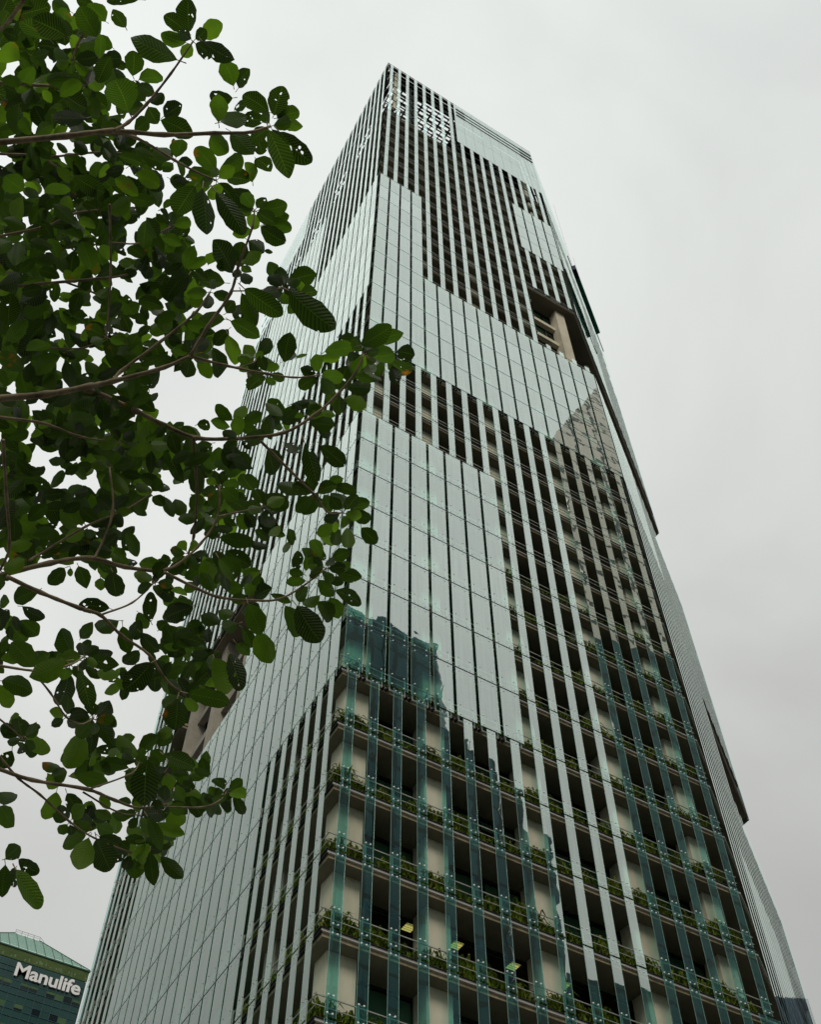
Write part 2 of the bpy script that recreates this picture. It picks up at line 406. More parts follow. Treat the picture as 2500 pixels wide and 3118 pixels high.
for za, zb, ue in ((LOW-0.5, 4, LT), (4, 6.9, LT-2.2), (6.9, 15, LT), (15, 18.9, LT-2.2), (18.9, 28, LT)): fbox(mb, 'T', 0.0, ue, 1.52, 1.56, za, zb)
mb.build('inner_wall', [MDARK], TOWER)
# furniture-like low partitions and lit ceiling lamps inside the lower offices
mb = MB()
for n in range(-8, 1):
    for i in range(10):
        u = 0.9+random.random()*5.2; fbox(mb, 'R', u, u+random.uniform(0.06, 0.3), 0.7, 0.73+random.random()*0.3, n+0.0, n+random.uniform(0.25, 0.5), random.randint(0, 1))
MPALE = noisy('office_partition', (0.25, 0.32, 0.30), (0.5, 0.55, 0.52), 1.0, 0.7)
mb.build('office_partition', [MPALE, MBLIND], TOWER)
def lamp(face, u, d, n):
    mb = MB()
    fbox(mb, face, u, u+0.14, d, d+0.16, n-0.100, n-0.0865, 1)
    for i in range(4): fbox(mb, face, u+0.006, u+0.134, d+0.008+0.038*i, d+0.032+0.038*i, n-0.106, n-0.1005, 0)
    mb.build('ceiling_lamp', [MLAMP, MFRAME], TOWER)
for u in (0.66, 1.43, 2.10, 2.92, 3.68): lamp('R', u, 0.61, -3)
lamp('R', 1.1, 0.95, -3); lamp('R', 2.5, 0.95, -3); lamp('L', 1.35, 0.61, -4); lamp('R', 2.56, 0.61, 2); lamp('R', 2.5, 0.61, 1)
# rear faces
PE = at('T', LT, 0.05); QE = at('L', LL, 0.05); RE = np.array([PE[0], QE[1]])
def wall_between(mb, a, b, z0, z1, t=0.1):
    a = np.array(a); b = np.array(b); d = (b-a)/np.linalg.norm(b-a); nn = np.array([-d[1], d[0]])*t
    c = [a, b, b+nn, a+nn]; mb.hexa([W(p[0], p[1], z0) for p in c] + [W(p[0], p[1], z1) for p in c])
MREAR = noisy('rear_glazing', (0.03, 0.06, 0.055), (0.06, 0.10, 0.09), 0.2, 0.15, spec=0.6)
mb = MB(); [wall_between(mb, PE, RE, a, b) for a, b in ((LOW-0.5, 4), (6.9, 15), (18.9, 28.2))]; wall_between(mb, RE, QE, LOW-0.5, 28.2); mb.build('rear_wall', [MREAR], TOWER)
mb = MB(); c = [at('R', 0, 0.1), at('R', LR, 0.1), at('T', LT, 0.1), RE-0.1, at('L', LL, 0.1)]
i = len(mb.v); mb.v += [W(p[0], p[1], 28.02) for p in c] + [W(p[0], p[1], 28.12) for p in c]
mb.f += [(4, 3, 2, 1, 0), (5, 6, 7, 8, 9)] + [(k, (k+1) % 5, 5+(k+1) % 5, 5+k) for k in range(5)]; mb.m += [0]*7
mb.build('roof_deck', [MSLAB], TOWER)
# crown: open steel frame that the sky shows through
def crown(face):
    ln = FACES[face][3]; top = TOPN[face]-0.1; mb = MB(); sl = MB()
    for d0, d1 in ((0.03, 0.14), (0.17, 0.27), (0.285, 0.40), (0.43, 0.52)): fbox(sl, face, 0.0, ln, d0, d1, top, top+0.08)
    if face in 'RT': fbox(sl, face, colpos('R', 9.6) if face == 'R' else 0.0, ln, 0.56, 1.95, top+0.06, top+0.09)
    d = 0.58; k = 0
    while d < 1.95:                      # open grid of roof beams
        fbox(sl, face, 0.0, ln, d, d+(0.075 if k % 2 else 0.045), top+0.0, top+0.05); d += 0.145; k += 1
    u = 0.3; k = 0
    while u < ln:
        fbox(mb, face, u-(0.035 if k % 2 else 0.015), u+(0.035 if k % 2 else 0.015), 0.55, 1.95, top-0.06, top-0.01); u += 0.24; k += 1
    for z in (28.15, 29.0, 30.0, 31.0, 32.0, 33.0, 33.6, 34.1): fbox(mb, face, 0.0, ln, 0.06, 0.085, z-0.03, z+0.01)
    fbox(mb, face, 0.0, ln, 1.93, 2.0, 28.1, top)
    return mb, sl
MSLAT = noisy('crown_louvre_metal', (0.012, 0.013, 0.012), (0.028, 0.028, 0.025), 1.0, 0.55, 0.1)
for face in 'RLT':
    mb, sl = crown(face)
    o = mb.build('crown_frame', [MCROWN], TOWER); build_sub(sl, 'louvre', [MSLAT], o)
def truss(face, u, w, d0, d1):
    mb = MB()
    for du in (-w/2, w/2): fbox(mb, face, u+du-0.02, u+du+0.02, d0, d1, 28.1, TOPN[face]-0.25)
    z = 28.2; sgn = 1
    while z < 33.6:
        a = P3(face, u-sgn*w/2, d0+0.05, z); b = P3(face, u+sgn*w/2, d0+0.05, z+0.5); mb.bar(a, b, 0.16, 0, None, 4); z += 0.5; sgn = -sgn
    fbox(mb, face, u-w/2, u+w/2, d1+0.02, d1+0.05, 28.1, TOPN[face]-0.3)
    mb.build('truss', [MCROWN], TOWER)
for u in (1.35, 3.3, 4.9): truss('R', u, 0.26, 0.3, 0.5)
for u in (1.6, 3.6, 5.6, 7.6, 9.4): truss('L', u, 0.26, 0.3, 0.5)
mb = MB()
fbox(mb, 'R', 0.42, 0.52, 0.12, 0.2, 29.2, 34.3); mb.build('crown_column', [MCONC], TOWER)
mb = MB(); fbox(mb, 'R', 6.05, 6.17, 0.14, 0.24, 26.3, 30.2); mb.build('crown_column', [MCONC], TOWER)
# three dark louvre bars across the crown screen
for z in (33.2, 33.62, 34.04):
    mb = MB(); fbox(mb, 'R', colpos('R', 8)+0.1, LR-0.01, -0.010, -0.006, z-0.045, z+0.045)
    fbox(mb, 'R', colpos('R', 8)+0.1, colpos('R', 9)+0.1, -0.013, -0.004, z-0.085, z+0.085); fbox(mb, 'R', LR-0.6, LR-0.02, -0.013, -0.004, z-0.085, z+0.085)
    mb.build('louvre_bar', [MCROWN], TOWER)
# coping along the roof edge
for face in 'RLT':
    mb = MB(); fbox(mb, face, 0.0, FACES[face][3], 0.0, 0.025, TOPN[face]+0.005, TOPN[face]+0.03); mb.build('coping', [MSTEEL], TOWER)
# ------------------------------------------------------------------ ferns along the balconies
def fern_row(face, n, u0, u1, dens, seed):
    rg = np.random.RandomState(seed); mb = MB(); cnt = int((u1-u0)*S*dens); ph = rg.rand(6)*6.28
    for i in range(cnt):
        u = u0+(u1-u0)*rg.rand(); g = 0.5+0.5*math.sin(u*3.1+ph[0])*math.sin(u*7.3+ph[1])
        if rg.rand() > 0.12+0.88*g: continue
        d = 0.07+0.20*rg.rand(); ln = (0.08+0.16*rg.rand())*(0.5+0.95*g); az = rg.rand()*6.28; w = 0.006+0.008*rg.rand()
        h0 = n+0.02+0.05*rg.rand(); up = ln*(0.5+0.5*rg.rand())
        du, dd = math.cos(az)*ln*0.7, math.sin(az)*ln*0.55-0.025
        if d+dd < 0.06: dd = 0.06-d+0.01*rg.rand()
        pu, pd = -math.sin(az)*w, math.cos(az)*w
        mid = (u+du*0.55, d+dd*0.55, h0+up); tip = (u+du, d+dd, h0+up*rg.uniform(0.2, 0.9))
        a, b = P3(face, u-pu, d-pd, h0), P3(face, u+pu, d+pd, h0)
        c2, d2 = P3(face, mid[0]+pu, mid[1]+pd, mid[2]), P3(face, mid[0]-pu, mid[1]-pd, mid[2])
        t = P3(face, *tip); i0 = len(mb.v); mb.v += [a, b, c2, d2, t]; mb.f += [(i0, i0+1, i0+2, i0+3), (i0+3, i0+2, i0+4)]; mb.m += [0, 0]
    return mb
ordn = ['lowest', 'second', 'third', 'fourth', 'fifth', 'sixth', 'seventh', 'eighth', 'ninth', 'tenth', 'eleventh', 'twelfth']
rows = [n for n in range(-7, 5)]
for i, n in enumerate(rows):
    u1 = LR-0.3
    mb = fern_row('R', n, 0.18, u1, 330 if n < 0 else 200, 100+n)
    o = mb.build('balcony_fern', [MFERN])
    up = 'lowest balcony in view' if i == 0 else ordn[i]+' balcony from the bottom edge'
    tag(o, 'green ferns along the %s, right-hand facade' % up, 'fern', 'ferns planted along the balconies')
for i, n in enumerate(range(-6, 0)):
    mb = fern_row('L', n, 0.10, colpos('L', 6), 150, 300+n)
    o = mb.build('balcony_fern', [MFERN])
    tag(o, 'green ferns behind narrow strips left of the near corner, %s row' % ('lowest' if i == 0 else ordn[i]+' lowest'), 'fern', 'ferns planted along the balconies')
for i, n in enumerate(range(-5, 2)):
    mb = fern_row('L', n, colpos('L', 21), LL-0.05, 110, 400+n)
    o = mb.build('balcony_fern', [MFERN])
    tag(o, 'green ferns at the far left end of the tower, %s row' % ('lowest' if i == 0 else ordn[i]+' lowest'), 'fern', 'ferns planted along the balconies')
# ------------------------------------------------------------------ maintenance cradle hanging beside the far right face
CR = empty('maintenance_cradle', P3('T', 3.8, -0.15, 27.3))
tag(CR, 'long dark green netted cradle with thin end poles hanging off the right edge', 'cradle')
MNET = noisy('green_netting', (0.02, 0.20, 0.13), (0.05, 0.34, 0.23), 2.2, 0.7)
MNAVY = noisy('navy_tarp', (0.008, 0.014, 0.04), (0.02, 0.03, 0.08), 1.0, 0.7)
mb = MB(); fbox(mb, 'T', 2.75, 5.15, -0.26, -0.10, 27.30, 27.62); mb.build('netting', [MNET], CR)
mb = MB(); fbox(mb, 'T', 2.35, 2.745, -0.26, -0.10, 27.30, 27.66); mb.build('tarpaulin', [MNAVY], CR)
mb = MB(); fbox(mb, 'T', 1.75, 5.92, -0.15, -0.12, 27.262, 27.296); mb.build('rail', [MCROWN], CR)
for u in (2.5, 5.0):
    mb = MB(); mb.bar(P3('T', u, -0.15, 27.62), P3('T', u, -0.15, 34.7), 0.012, 0, None, 4); mb.build('cable', [MCROWN], CR)
# ------------------------------------------------------------------ the other office building, far left
def manulife():
    Y = 36.0
    root = empty('office_building', W(4.4, Y, -11.5)); tag(root, 'dark teal glass office block with pale green hipped roof behind the tower', 'office building')
    MT = noisy('teal_cladding', (0.008, 0.040, 0.036), (0.018, 0.070, 0.058), 0.10, 0.22, spec=0.55, detail=8)
    MMUL = noisy('teal_mullion', (0.025, 0.07, 0.085), (0.035, 0.09, 0.11), 0.3, 0.5)
    MVD = noisy('dark_vision_glass', (0.004, 0.010, 0.012), (0.010, 0.02, 0.022), 0.3, 0.12, spec=0.6)
    MOL = noisy('olive_blind', (0.03, 0.085, 0.03), (0.06, 0.12, 0.04), 0.25, 0.6)
    MROOF = noisy('pale_roof_glass', (0.36, 0.62, 0.50), (0.48, 0.74, 0.62), 0.06, 0.35, spec=0.5)  # pale base colour carries the sky reflected in the roof glass
    MRIB = noisy('roof_rib', (0.035, 0.085, 0.065), (0.055, 0.11, 0.085), 0.3, 0.6)
    MLOUV = noisy('olive_louvre', (0.12, 0.19, 0.06), (0.19, 0.27, 0.09), 0.3, 0.5)
    MCAV = noisy('louvre_void', (0.015, 0.03, 0.015), (0.03, 0.05, 0.02), 0.3, 0.8)
    x0, x1, D = -1.6, 6.263, 7.0
    def bx(mb, a, b, y0, y1, z0, z1, m=0):
        A = W(a, y0, z0); B = W(b, y1, z1); mb.box(A[0], B[0], A[1], B[1], A[2], B[2], m)
    mb = MB(); bx(mb, x0, x1, Y, Y+D, -11.5, 17.04); wall = mb.build('wall', [MT], root)
    pc = 0.382; cols = [x1-pc*k for k in range(0, 21)]
    mu = MB()
    for x in cols: bx(mu, x-0.010, x+0.010, Y-0.03, Y-0.002, 4.0, 17.0)
    z = 17.0; zs = []
    fl = 0.93
    for r in range(13):
        zt = 16.17-fl*r
        for dz in (0.33, 0.0, -0.30): bx(mu, x0, x1, Y-0.024, Y-0.003, zt+dz-0.008, zt+dz+0.008)
    bx(mu, x0, x1, Y-0.024, Y-0.003, 16.72, 16.736)
    build_sub(mu, 'mullion', [MMUL], wall)
    rg = random.Random(5); cnt = 0
    for r in range(8):
        zt = 16.17-fl*r
        for k in range(12):
            b = x1-pc*k-0.012; a = b-pc+0.024; t = rg.random(); w = MB()
            if t < 0.42: bx(w, a, b, Y-0.012, Y-0.001, zt-0.29, zt-0.01, 2)
            elif t < 0.75:
                m = zt-0.29+0.28*rg.uniform(0.3, 0.6); bx(w, a, b, Y-0.012, Y-0.001, m, zt-0.01, 1); bx(w, a, b, Y-0.010, Y-0.001, zt-0.29, m-0.002, 0)
            elif t < 0.86: bx(w, a, b, Y-0.012, Y-0.001, zt-0.29, zt-0.01, 0)
            else: bx(w, a, b, Y-0.012, Y-0.001, zt-0.29, zt-0.01, 1)
            w.build('window', [MVD, MOL, MT], root)
    lb = MB(); bx(lb, x0+0.05, x1-0.02, Y+0.05, Y+D-0.05, 17.045, 17.52, 1)
    for k in range(11): zz = 17.07+k*0.041; bx(lb, x0-0.02, x1+0.03, Y-0.02, Y+0.03, zz, zz+0.016, 0)
    lb.build('louvre_band', [MLOUV, MCAV], root)
    # bright reflections in the louvre band, painted as small pale boxes
    glints = MB()
    for k in range(26):
        a = 2.3+rg.random()*3.9; bx(glints, a, a+rg.uniform(0.03, 0.09), Y-0.005, Y+0.02, 17.09+rg.random()*0.12, 17.16+rg.random()*0.16)
    glints.build('louvre_glint', [noisy('pale_glint', (0.4, 0.6, 0.5), (0.6, 0.75, 0.65), 1, 0.5)], root)
    ev = MB(); bx(ev, x0-0.1, x1+0.06, Y-0.06, Y+D+0.06, 17.525, 17.585); ev.build('eave', [MRIB], root)
    rf = MB(); e0, e1, ya, yb = 1.0, x1+0.03, Y-0.04, Y+D
    ze, zr = 17.59, 19.35; yr0, yr1 = Y+1.75, Y+5.2; r0, r1 = 2.98, 4.12
    A, B, C_, D_ = W(e0, ya, ze), W(e1, ya, ze), W(e1, yb, ze), W(e0, yb, ze)
    E, G, H, I = W(r0, yr0, zr), W(r1, yr0, zr), W(r1, yr1, zr), W(r0, yr1, zr)
    for q in ((A, B, G, E), (B, C_, H, G), (C_, D_, I, H), (D_, A, E, I), (E, G, H, I)): rf.quad(*q)
    roof = rf.build('roof', [MROOF], root)
    rb = MB(); va, vb, ve, vg = map(Vector, (A, B, E, G)); up = Vector((0, -0.03, 0.05))
    for k in range(1, 14):             # courses
        t = k/14; rb.bar(va.lerp(ve, t)+up, vb.lerp(vg, t)+up, 0.035, 0, None, 4)
    n = 13
    for k in range(0, n+1):            # ribs run up the slope and stop at the hips
        x = e0+(e1-e0)*k/n; lo = Vector(W(x, ya, ze))
        t = 1.0
        if x < r0: t = (x-e0)/(r0-e0)
        if x > r1: t = (e1-x)/(e1-r1)
        hi = lo + (Vector(W(x, yr0, zr))-lo)*t
        if t > 0.02: rb.bar(lo+up, hi+up, 0.055, 0, None, 4)
    rb.bar(vb+up, vg+up, 0.08, 0, None, 4); rb.bar(va+up, ve+up, 0.08, 0, None, 4)
    build_sub(rb, 'rib', [MRIB], roof)
    rr = MB(); hh = Vector((0, 0, 0.75))
    for k in range(5):
        p = ve.lerp(vg, k/4); rr.bar(p, p+hh, 0.04, 0, None, 4)
    rr.bar(ve+hh, vg+hh, 0.035, 0, None, 4); rr.bar(ve+hh*0.5, vg+hh*0.5, 0.025, 0, None, 4); rr.bar(vg+hh, vg.lerp(vb, 0.09)+hh*0.3, 0.03, 0, None, 4)
    rr.build('roof_railing', [MRIB], root)
    # ---- sign, its letters one by one
    sign = empty('building_sign', W(4.65, Y-0.06, 16.37)); tag(sign, 'large white lettering reading Manulife high on the dark teal glass block', 'sign')
    MWHITE = noisy('sign_white', (0.78, 0.76, 0.74), (0.84, 0.82, 0.80), 0.4, 0.5)
    cv = bpy.data.curves.new('letters', 'FONT'); cv.body = 'Manulife'; cv.extrude = 0.05; cv.offset = 0.022; cv.resolution_u = 8; cv.space_character = 0.97
    to = bpy.data.objects.new('letters', cv); COL.objects.link(to); bpy.context.view_layer.update()
    me = bpy.data.meshes.new_from_object(to.evaluated_get(bpy.context.evaluated_depsgraph_get()))
    bpy.data.objects.remove(to); vs = np.array([v.co[:] for v in me.vertices])
    xa, xb = vs[:, 0].min(), vs[:, 0].max(); hM = vs[:, 1].max()
    base = 16.345; wx0, wx1 = 3.185, 6.10; capk = 0.60
    par = list(range(len(vs)))
    def find(a):
        while par[a] != a: par[a] = par[par[a]]; a = par[a]
        return a
    for p in me.polygons:
        ids = list(p.vertices)
        for k in ids[1:]: par[find(k)] = find(ids[0])
    isl = {}
    for k in range(len(vs)): isl.setdefault(find(k), []).append(k)
    gl = []
    for ids in sorted(isl.values(), key=lambda q: vs[q, 0].min()):
        a, b = vs[ids, 0].min(), vs[ids, 0].max()
        if gl and a < gl[-1][1]-0.02 and b <= gl[-1][1]+0.05 or (gl and a > gl[-1][0]-0.02 and a < gl[-1][1]-0.05): gl[-1][2].extend(ids); gl[-1][1] = max(gl[-1][1], b)
        else: gl.append([a, b, list(ids)])
    for a, b, ids in gl:
        mp = {k: q for q, k in enumerate(ids)}; mb = MB()
        for k in ids:
            x, y, z = vs[k]; mb.v.append(W(wx0+(wx1-wx0)*(x-xa)/(xb-xa), Y-0.055-z*0.6, base+capk*y/hM))
        for p in me.polygons:
            if p.vertices[0] in mp: mb.f.append(tuple(mp[k] for k in p.vertices)); mb.m.append(0)
        mb.build('letter', [MWHITE], sign)
manulife()
# ------------------------------------------------------------------ buildings across the street, seen only in the glass
def facade_grid(name, c1, c2, line, sx, sz, rough=0.5, lw=0.04, metal=0.0):
    m, nt, out = new_mat(name); L = nt.links
    tc = N(nt, 'ShaderNodeTexCoord'); br = N(nt, 'ShaderNodeTexBrick'); br.offset = 0.0
    mp = N(nt, 'ShaderNodeMapping'); mp.inputs['Rotation'].default_value = (math.radians(90), 0, 0)
    L.new(tc.outputs['Object'], mp.inputs['Vector']); L.new(mp.outputs[0], br.inputs['Vector'])
    br.inputs['Scale'].default_value = 1.0; br.inputs['Brick Width'].default_value = sx; br.inputs['Row Height'].default_value = sz
    br.inputs['Mortar Size'].default_value = lw; br.inputs['Color1'].default_value = rgba(c1); br.inputs['Color2'].default_value = rgba(c2); br.inputs['Mortar'].default_value = rgba(line)
    b = N(nt, 'ShaderNodeBsdfPrincipled'); b.inputs['Roughness'].default_value = rough; b.inputs['Metallic'].default_value = metal; L.new(br.outputs['Color'], b.inputs['Base Color']); L.new(b.outputs[0], out.inputs['Surface']); return m
MB1 = facade_grid('teal_block_facade', (0.035, 0.14, 0.18), (0.06, 0.20, 0.24), (0.015, 0.05, 0.07), 3.2, 4.0, 0.5, 0.35)
MB2 = facade_grid('brown_panel_facade', (0.66, 0.58, 0.50), (0.72, 0.63, 0.55), (0.06, 0.06, 0.055), 7.0, 5.5, 0.38, 0.45, 0.85)
MB3 = facade_grid('dark_podium_facade', (0.025, 0.14, 0.16), (0.045, 0.19, 0.19), (0.01, 0.06, 0.07), 4.0, 4.0, 0.5, 0.35)
def block(name, label, cat, boxes, mat, group=None):
    root = empty(name, W(boxes[0][0], -12.5, -11.5)); tag(root, label, cat, group)
    for x0, x1, y0, y1, zl, zr in boxes:
        mb = MB(); k = (y1-y0)*0.75; c = [(x0+k, y0), (x1+k, y0), (x1, y1), (x0, y1)]; t = [zl, zr, zr, zl]
        mb.hexa([W(a, b, -11.5) for a, b in c] + [W(a, b, z) for (a, b), z in zip(c, t)]); mb.build('wall', [mat], root)
block('stepped_tower', 'stepped teal tower mirrored in the lowest glass beside the near corner', 'office building',
      [(4.6, 7.05, -15, -12.0, 17.45, 17.45), (7.05, 7.35, -15, -12.05, 17.75, 17.75), (7.35, 9.35, -15, -12.0, 17.5, 17.5), (9.35, 10.5, -15, -12.0, 13.7, 13.7), (10.5, 11.5, -15, -12.02, 13.3, 13.3), (11.5, 12.35, -15, -12.0, 12.45, 12.45), (12.35, 13.3, -15, -12.03, 11.05, 11.05)], MB1)
block('brown_tower', 'brown panelled tower with slanted top mirrored in the upper right glass', 'office building',
      [(16.86, 24.4, -12.9, -12.2, 38.2, 54.5)], MB2)
block('dark_podium_block', 'dark teal block mirrored in the strips at the lower right', 'office building',
      [(16.42, 25.0, -12.19, -11.8, 22.0, 25.0), (13.31, 16.4, -15, -12.0, 6.6, 7.0)], MB3)
bb = empty('blue_glass_tower', W(36, 12, -11.5)); tag(bb, 'blue glass tower mirrored at the foot of the far right fins', 'office building')
mb = MB(); mb.hexa([W(a, b, -11.5) for a, b in ((34, 4), (50, 4), (50, 19), (34, 19))] + [W(a, b, z) for a, b, z in ((34, 4, 15.2), (50, 4, 15.2), (50, 19, 16.2), (34, 19, 16.2))])
def stripes(name, c1, c2):
    m, nt, out = new_mat(name); L = nt.links; tc = N(nt, 'ShaderNodeTexCoord'); wv = N(nt, 'ShaderNodeTexWave', bands_direction='Y'); wv.inputs['Scale'].default_value = 0.25; wv.inputs['Distortion'].default_value = 0.6
    L.new(tc.outputs['Object'], wv.inputs['Vector']); b = N(nt, 'ShaderNodeBsdfPrincipled'); b.inputs['Roughness'].default_value = 0.4
    L.new(ramp(nt, wv.outputs['Fac'], [(0.2, c1), (0.8, c2)]), b.inputs['Base Color']); L.new(b.outputs[0], out.inputs['Surface']); return m
mb.build('wall', [stripes('blue_glass_stripes', (0.03, 0.05, 0.08), (0.12, 0.17, 0.24))], bb)
# ------------------------------------------------------------------ street tree in the foreground
def leaf_mat():
    m, nt, out = new_mat('leaf_blade'); L = nt.links
    at_ = N(nt, 'ShaderNodeUVMap'); sep = N(nt, 'ShaderNodeSeparateXYZ'); L.new(at_.outputs[0], sep.inputs[0])
    geo = N(nt, 'ShaderNodeNewGeometry'); tc = N(nt, 'ShaderNodeTexCoord')
    def math_(op, a, b=None, c=None):
        n = N(nt, 'ShaderNodeMath', operation=op)
        for k, v in enumerate((a, b, c)):
            if v is None: continue
            if isinstance(v, (int, float)): n.inputs[k].default_value = v
            else: L.new(v, n.inputs[k])
        return n.outputs[0]
    ax = math_('ABSOLUTE', math_('SUBTRACT', sep.outputs[0], 0.5))       # 0 at midrib, .5 at edge
    # side veins sweep forward from the midrib
    ph = math_('MULTIPLY', math_('SUBTRACT', sep.outputs[1], math_('MULTIPLY', ax, 0.34)), 40.0)
    vein = math_('POWER', math_('ABSOLUTE', math_('SINE', ph)), 3.0)     # 1 between veins, 0 at veins
    vein = math_('SUBTRACT', 1.0, vein)
    mid = math_('LESS_THAN', ax, 0.018)
    rib = math_('MAXIMUM', mid, math_('MULTIPLY', math_('POWER', vein, 4.0), 0.55))
    nz = N(nt, 'ShaderNodeTexNoise'); nz.inputs['Scale'].default_value = 9.0; nz.inputs['Detail'].default_value = 4; L.new(tc.outputs['Object'], nz.inputs['Vector'])
    base = ramp(nt, geo.outputs['Random Per Island'], [(0.0, (0.008, 0.013, 0.003)), (0.4, (0.015, 0.026, 0.004)), (0.78, (0.034, 0.060, 0.006)), (1.0, (0.085, 0.130, 0.013))])
    mx = N(nt, 'ShaderNodeMix', data_type='RGBA', blend_type='MULTIPLY'); mx.inputs[0].default_value = 0.55
    L.new(base, mx.inputs[6]); L.new(ramp(nt, nz.outputs['Fac'], [(0.3, (0.55, 0.6, 0.5)), (0.7, (1.25, 1.2, 1.1))]), mx.inputs[7])
    m2 = N(nt, 'ShaderNodeMix', data_type='RGBA'); L.new(math_('MULTIPLY', rib, 0.36), m2.inputs[0]); L.new(mx.outputs[2], m2.inputs[6]); m2.inputs[7].default_value = (0.09, 0.13, 0.03, 1)
    # rusty blotches
    n2 = N(nt, 'ShaderNodeTexNoise'); n2.inputs['Scale'].default_value = 7.0; n2.inputs['Detail'].default_value = 3; L.new(tc.outputs['Object'], n2.inputs['Vector'])
    rust = N(nt, 'ShaderNodeMapRange'); rust.inputs['From Min'].default_value = 0.70; rust.inputs['From Max'].default_value = 0.76; L.new(n2.outputs['Fac'], rust.inputs['Value'])
    m3 = N(nt, 'ShaderNodeMix', data_type='RGBA'); L.new(rust.outputs[0], m3.inputs[0]); L.new(m2.outputs[2], m3.inputs[6]); m3.inputs[7].default_value = (0.20, 0.055, 0.012, 1)
    bp = N(nt, 'ShaderNodeBump'); bp.inputs['Strength'].default_value = 0.35; bp.inputs['Distance'].default_value = 0.004; L.new(vein, bp.inputs['Height'])
    d = N(nt, 'ShaderNodeBsdfPrincipled'); d.inputs['Roughness'].default_value = 0.42; d.inputs['Specular IOR Level'].default_value = 0.24
    L.new(m3.outputs[2], d.inputs['Base Color']); L.new(bp.outputs[0], d.inputs['Normal'])
    br = N(nt, 'ShaderNodeMix', data_type='RGBA', blend_type='MULTIPLY'); br.inputs[0].default_value = 1.0; L.new(m3.outputs[2], br.inputs[6]); br.inputs[7].default_value = (2.3, 3.0, 1.0, 1)
    t = N(nt, 'ShaderNodeBsdfTranslucent'); L.new(br.outputs[2], t.inputs['Color'])
    ms = N(nt, 'ShaderNodeMixShader'); ms.inputs[0].default_value = 0.45; L.new(d.outputs[0], ms.inputs[1]); L.new(t.outputs[0], ms.inputs[2])
    # insect holes in some leaves
    hn = N(nt, 'ShaderNodeTexNoise'); hn.inputs['Scale'].default_value = 34.0; hn.inputs['Detail'].default_value = 1; L.new(tc.outputs['Object'], hn.inputs['Vector'])
    hs = N(nt, 'ShaderNodeMapRange'); hs.inputs['To Min'].default_value = 0.68; hs.inputs['To Max'].default_value = 0.92; L.new(geo.outputs['Random Per Island'], hs.inputs['Value'])
    hole = math_('GREATER_THAN', hn.outputs['Fac'], hs.outputs[0])
    tr = N(nt, 'ShaderNodeBsdfTransparent'); mh = N(nt, 'ShaderNodeMixShader'); L.new(hole, mh.inputs[0]); L.new(ms.outputs[0], mh.inputs[1]); L.new(tr.outputs[0], mh.inputs[2])
    L.new(mh.outputs[0], out.inputs['Surface']); return m
MLEAF = leaf_mat()
MBARK = noisy('bark', (0.075, 0.056, 0.028), (0.30, 0.235, 0.14), 14.0, 0.85, stretch=(1, 1, 0.4), bump=0.4)
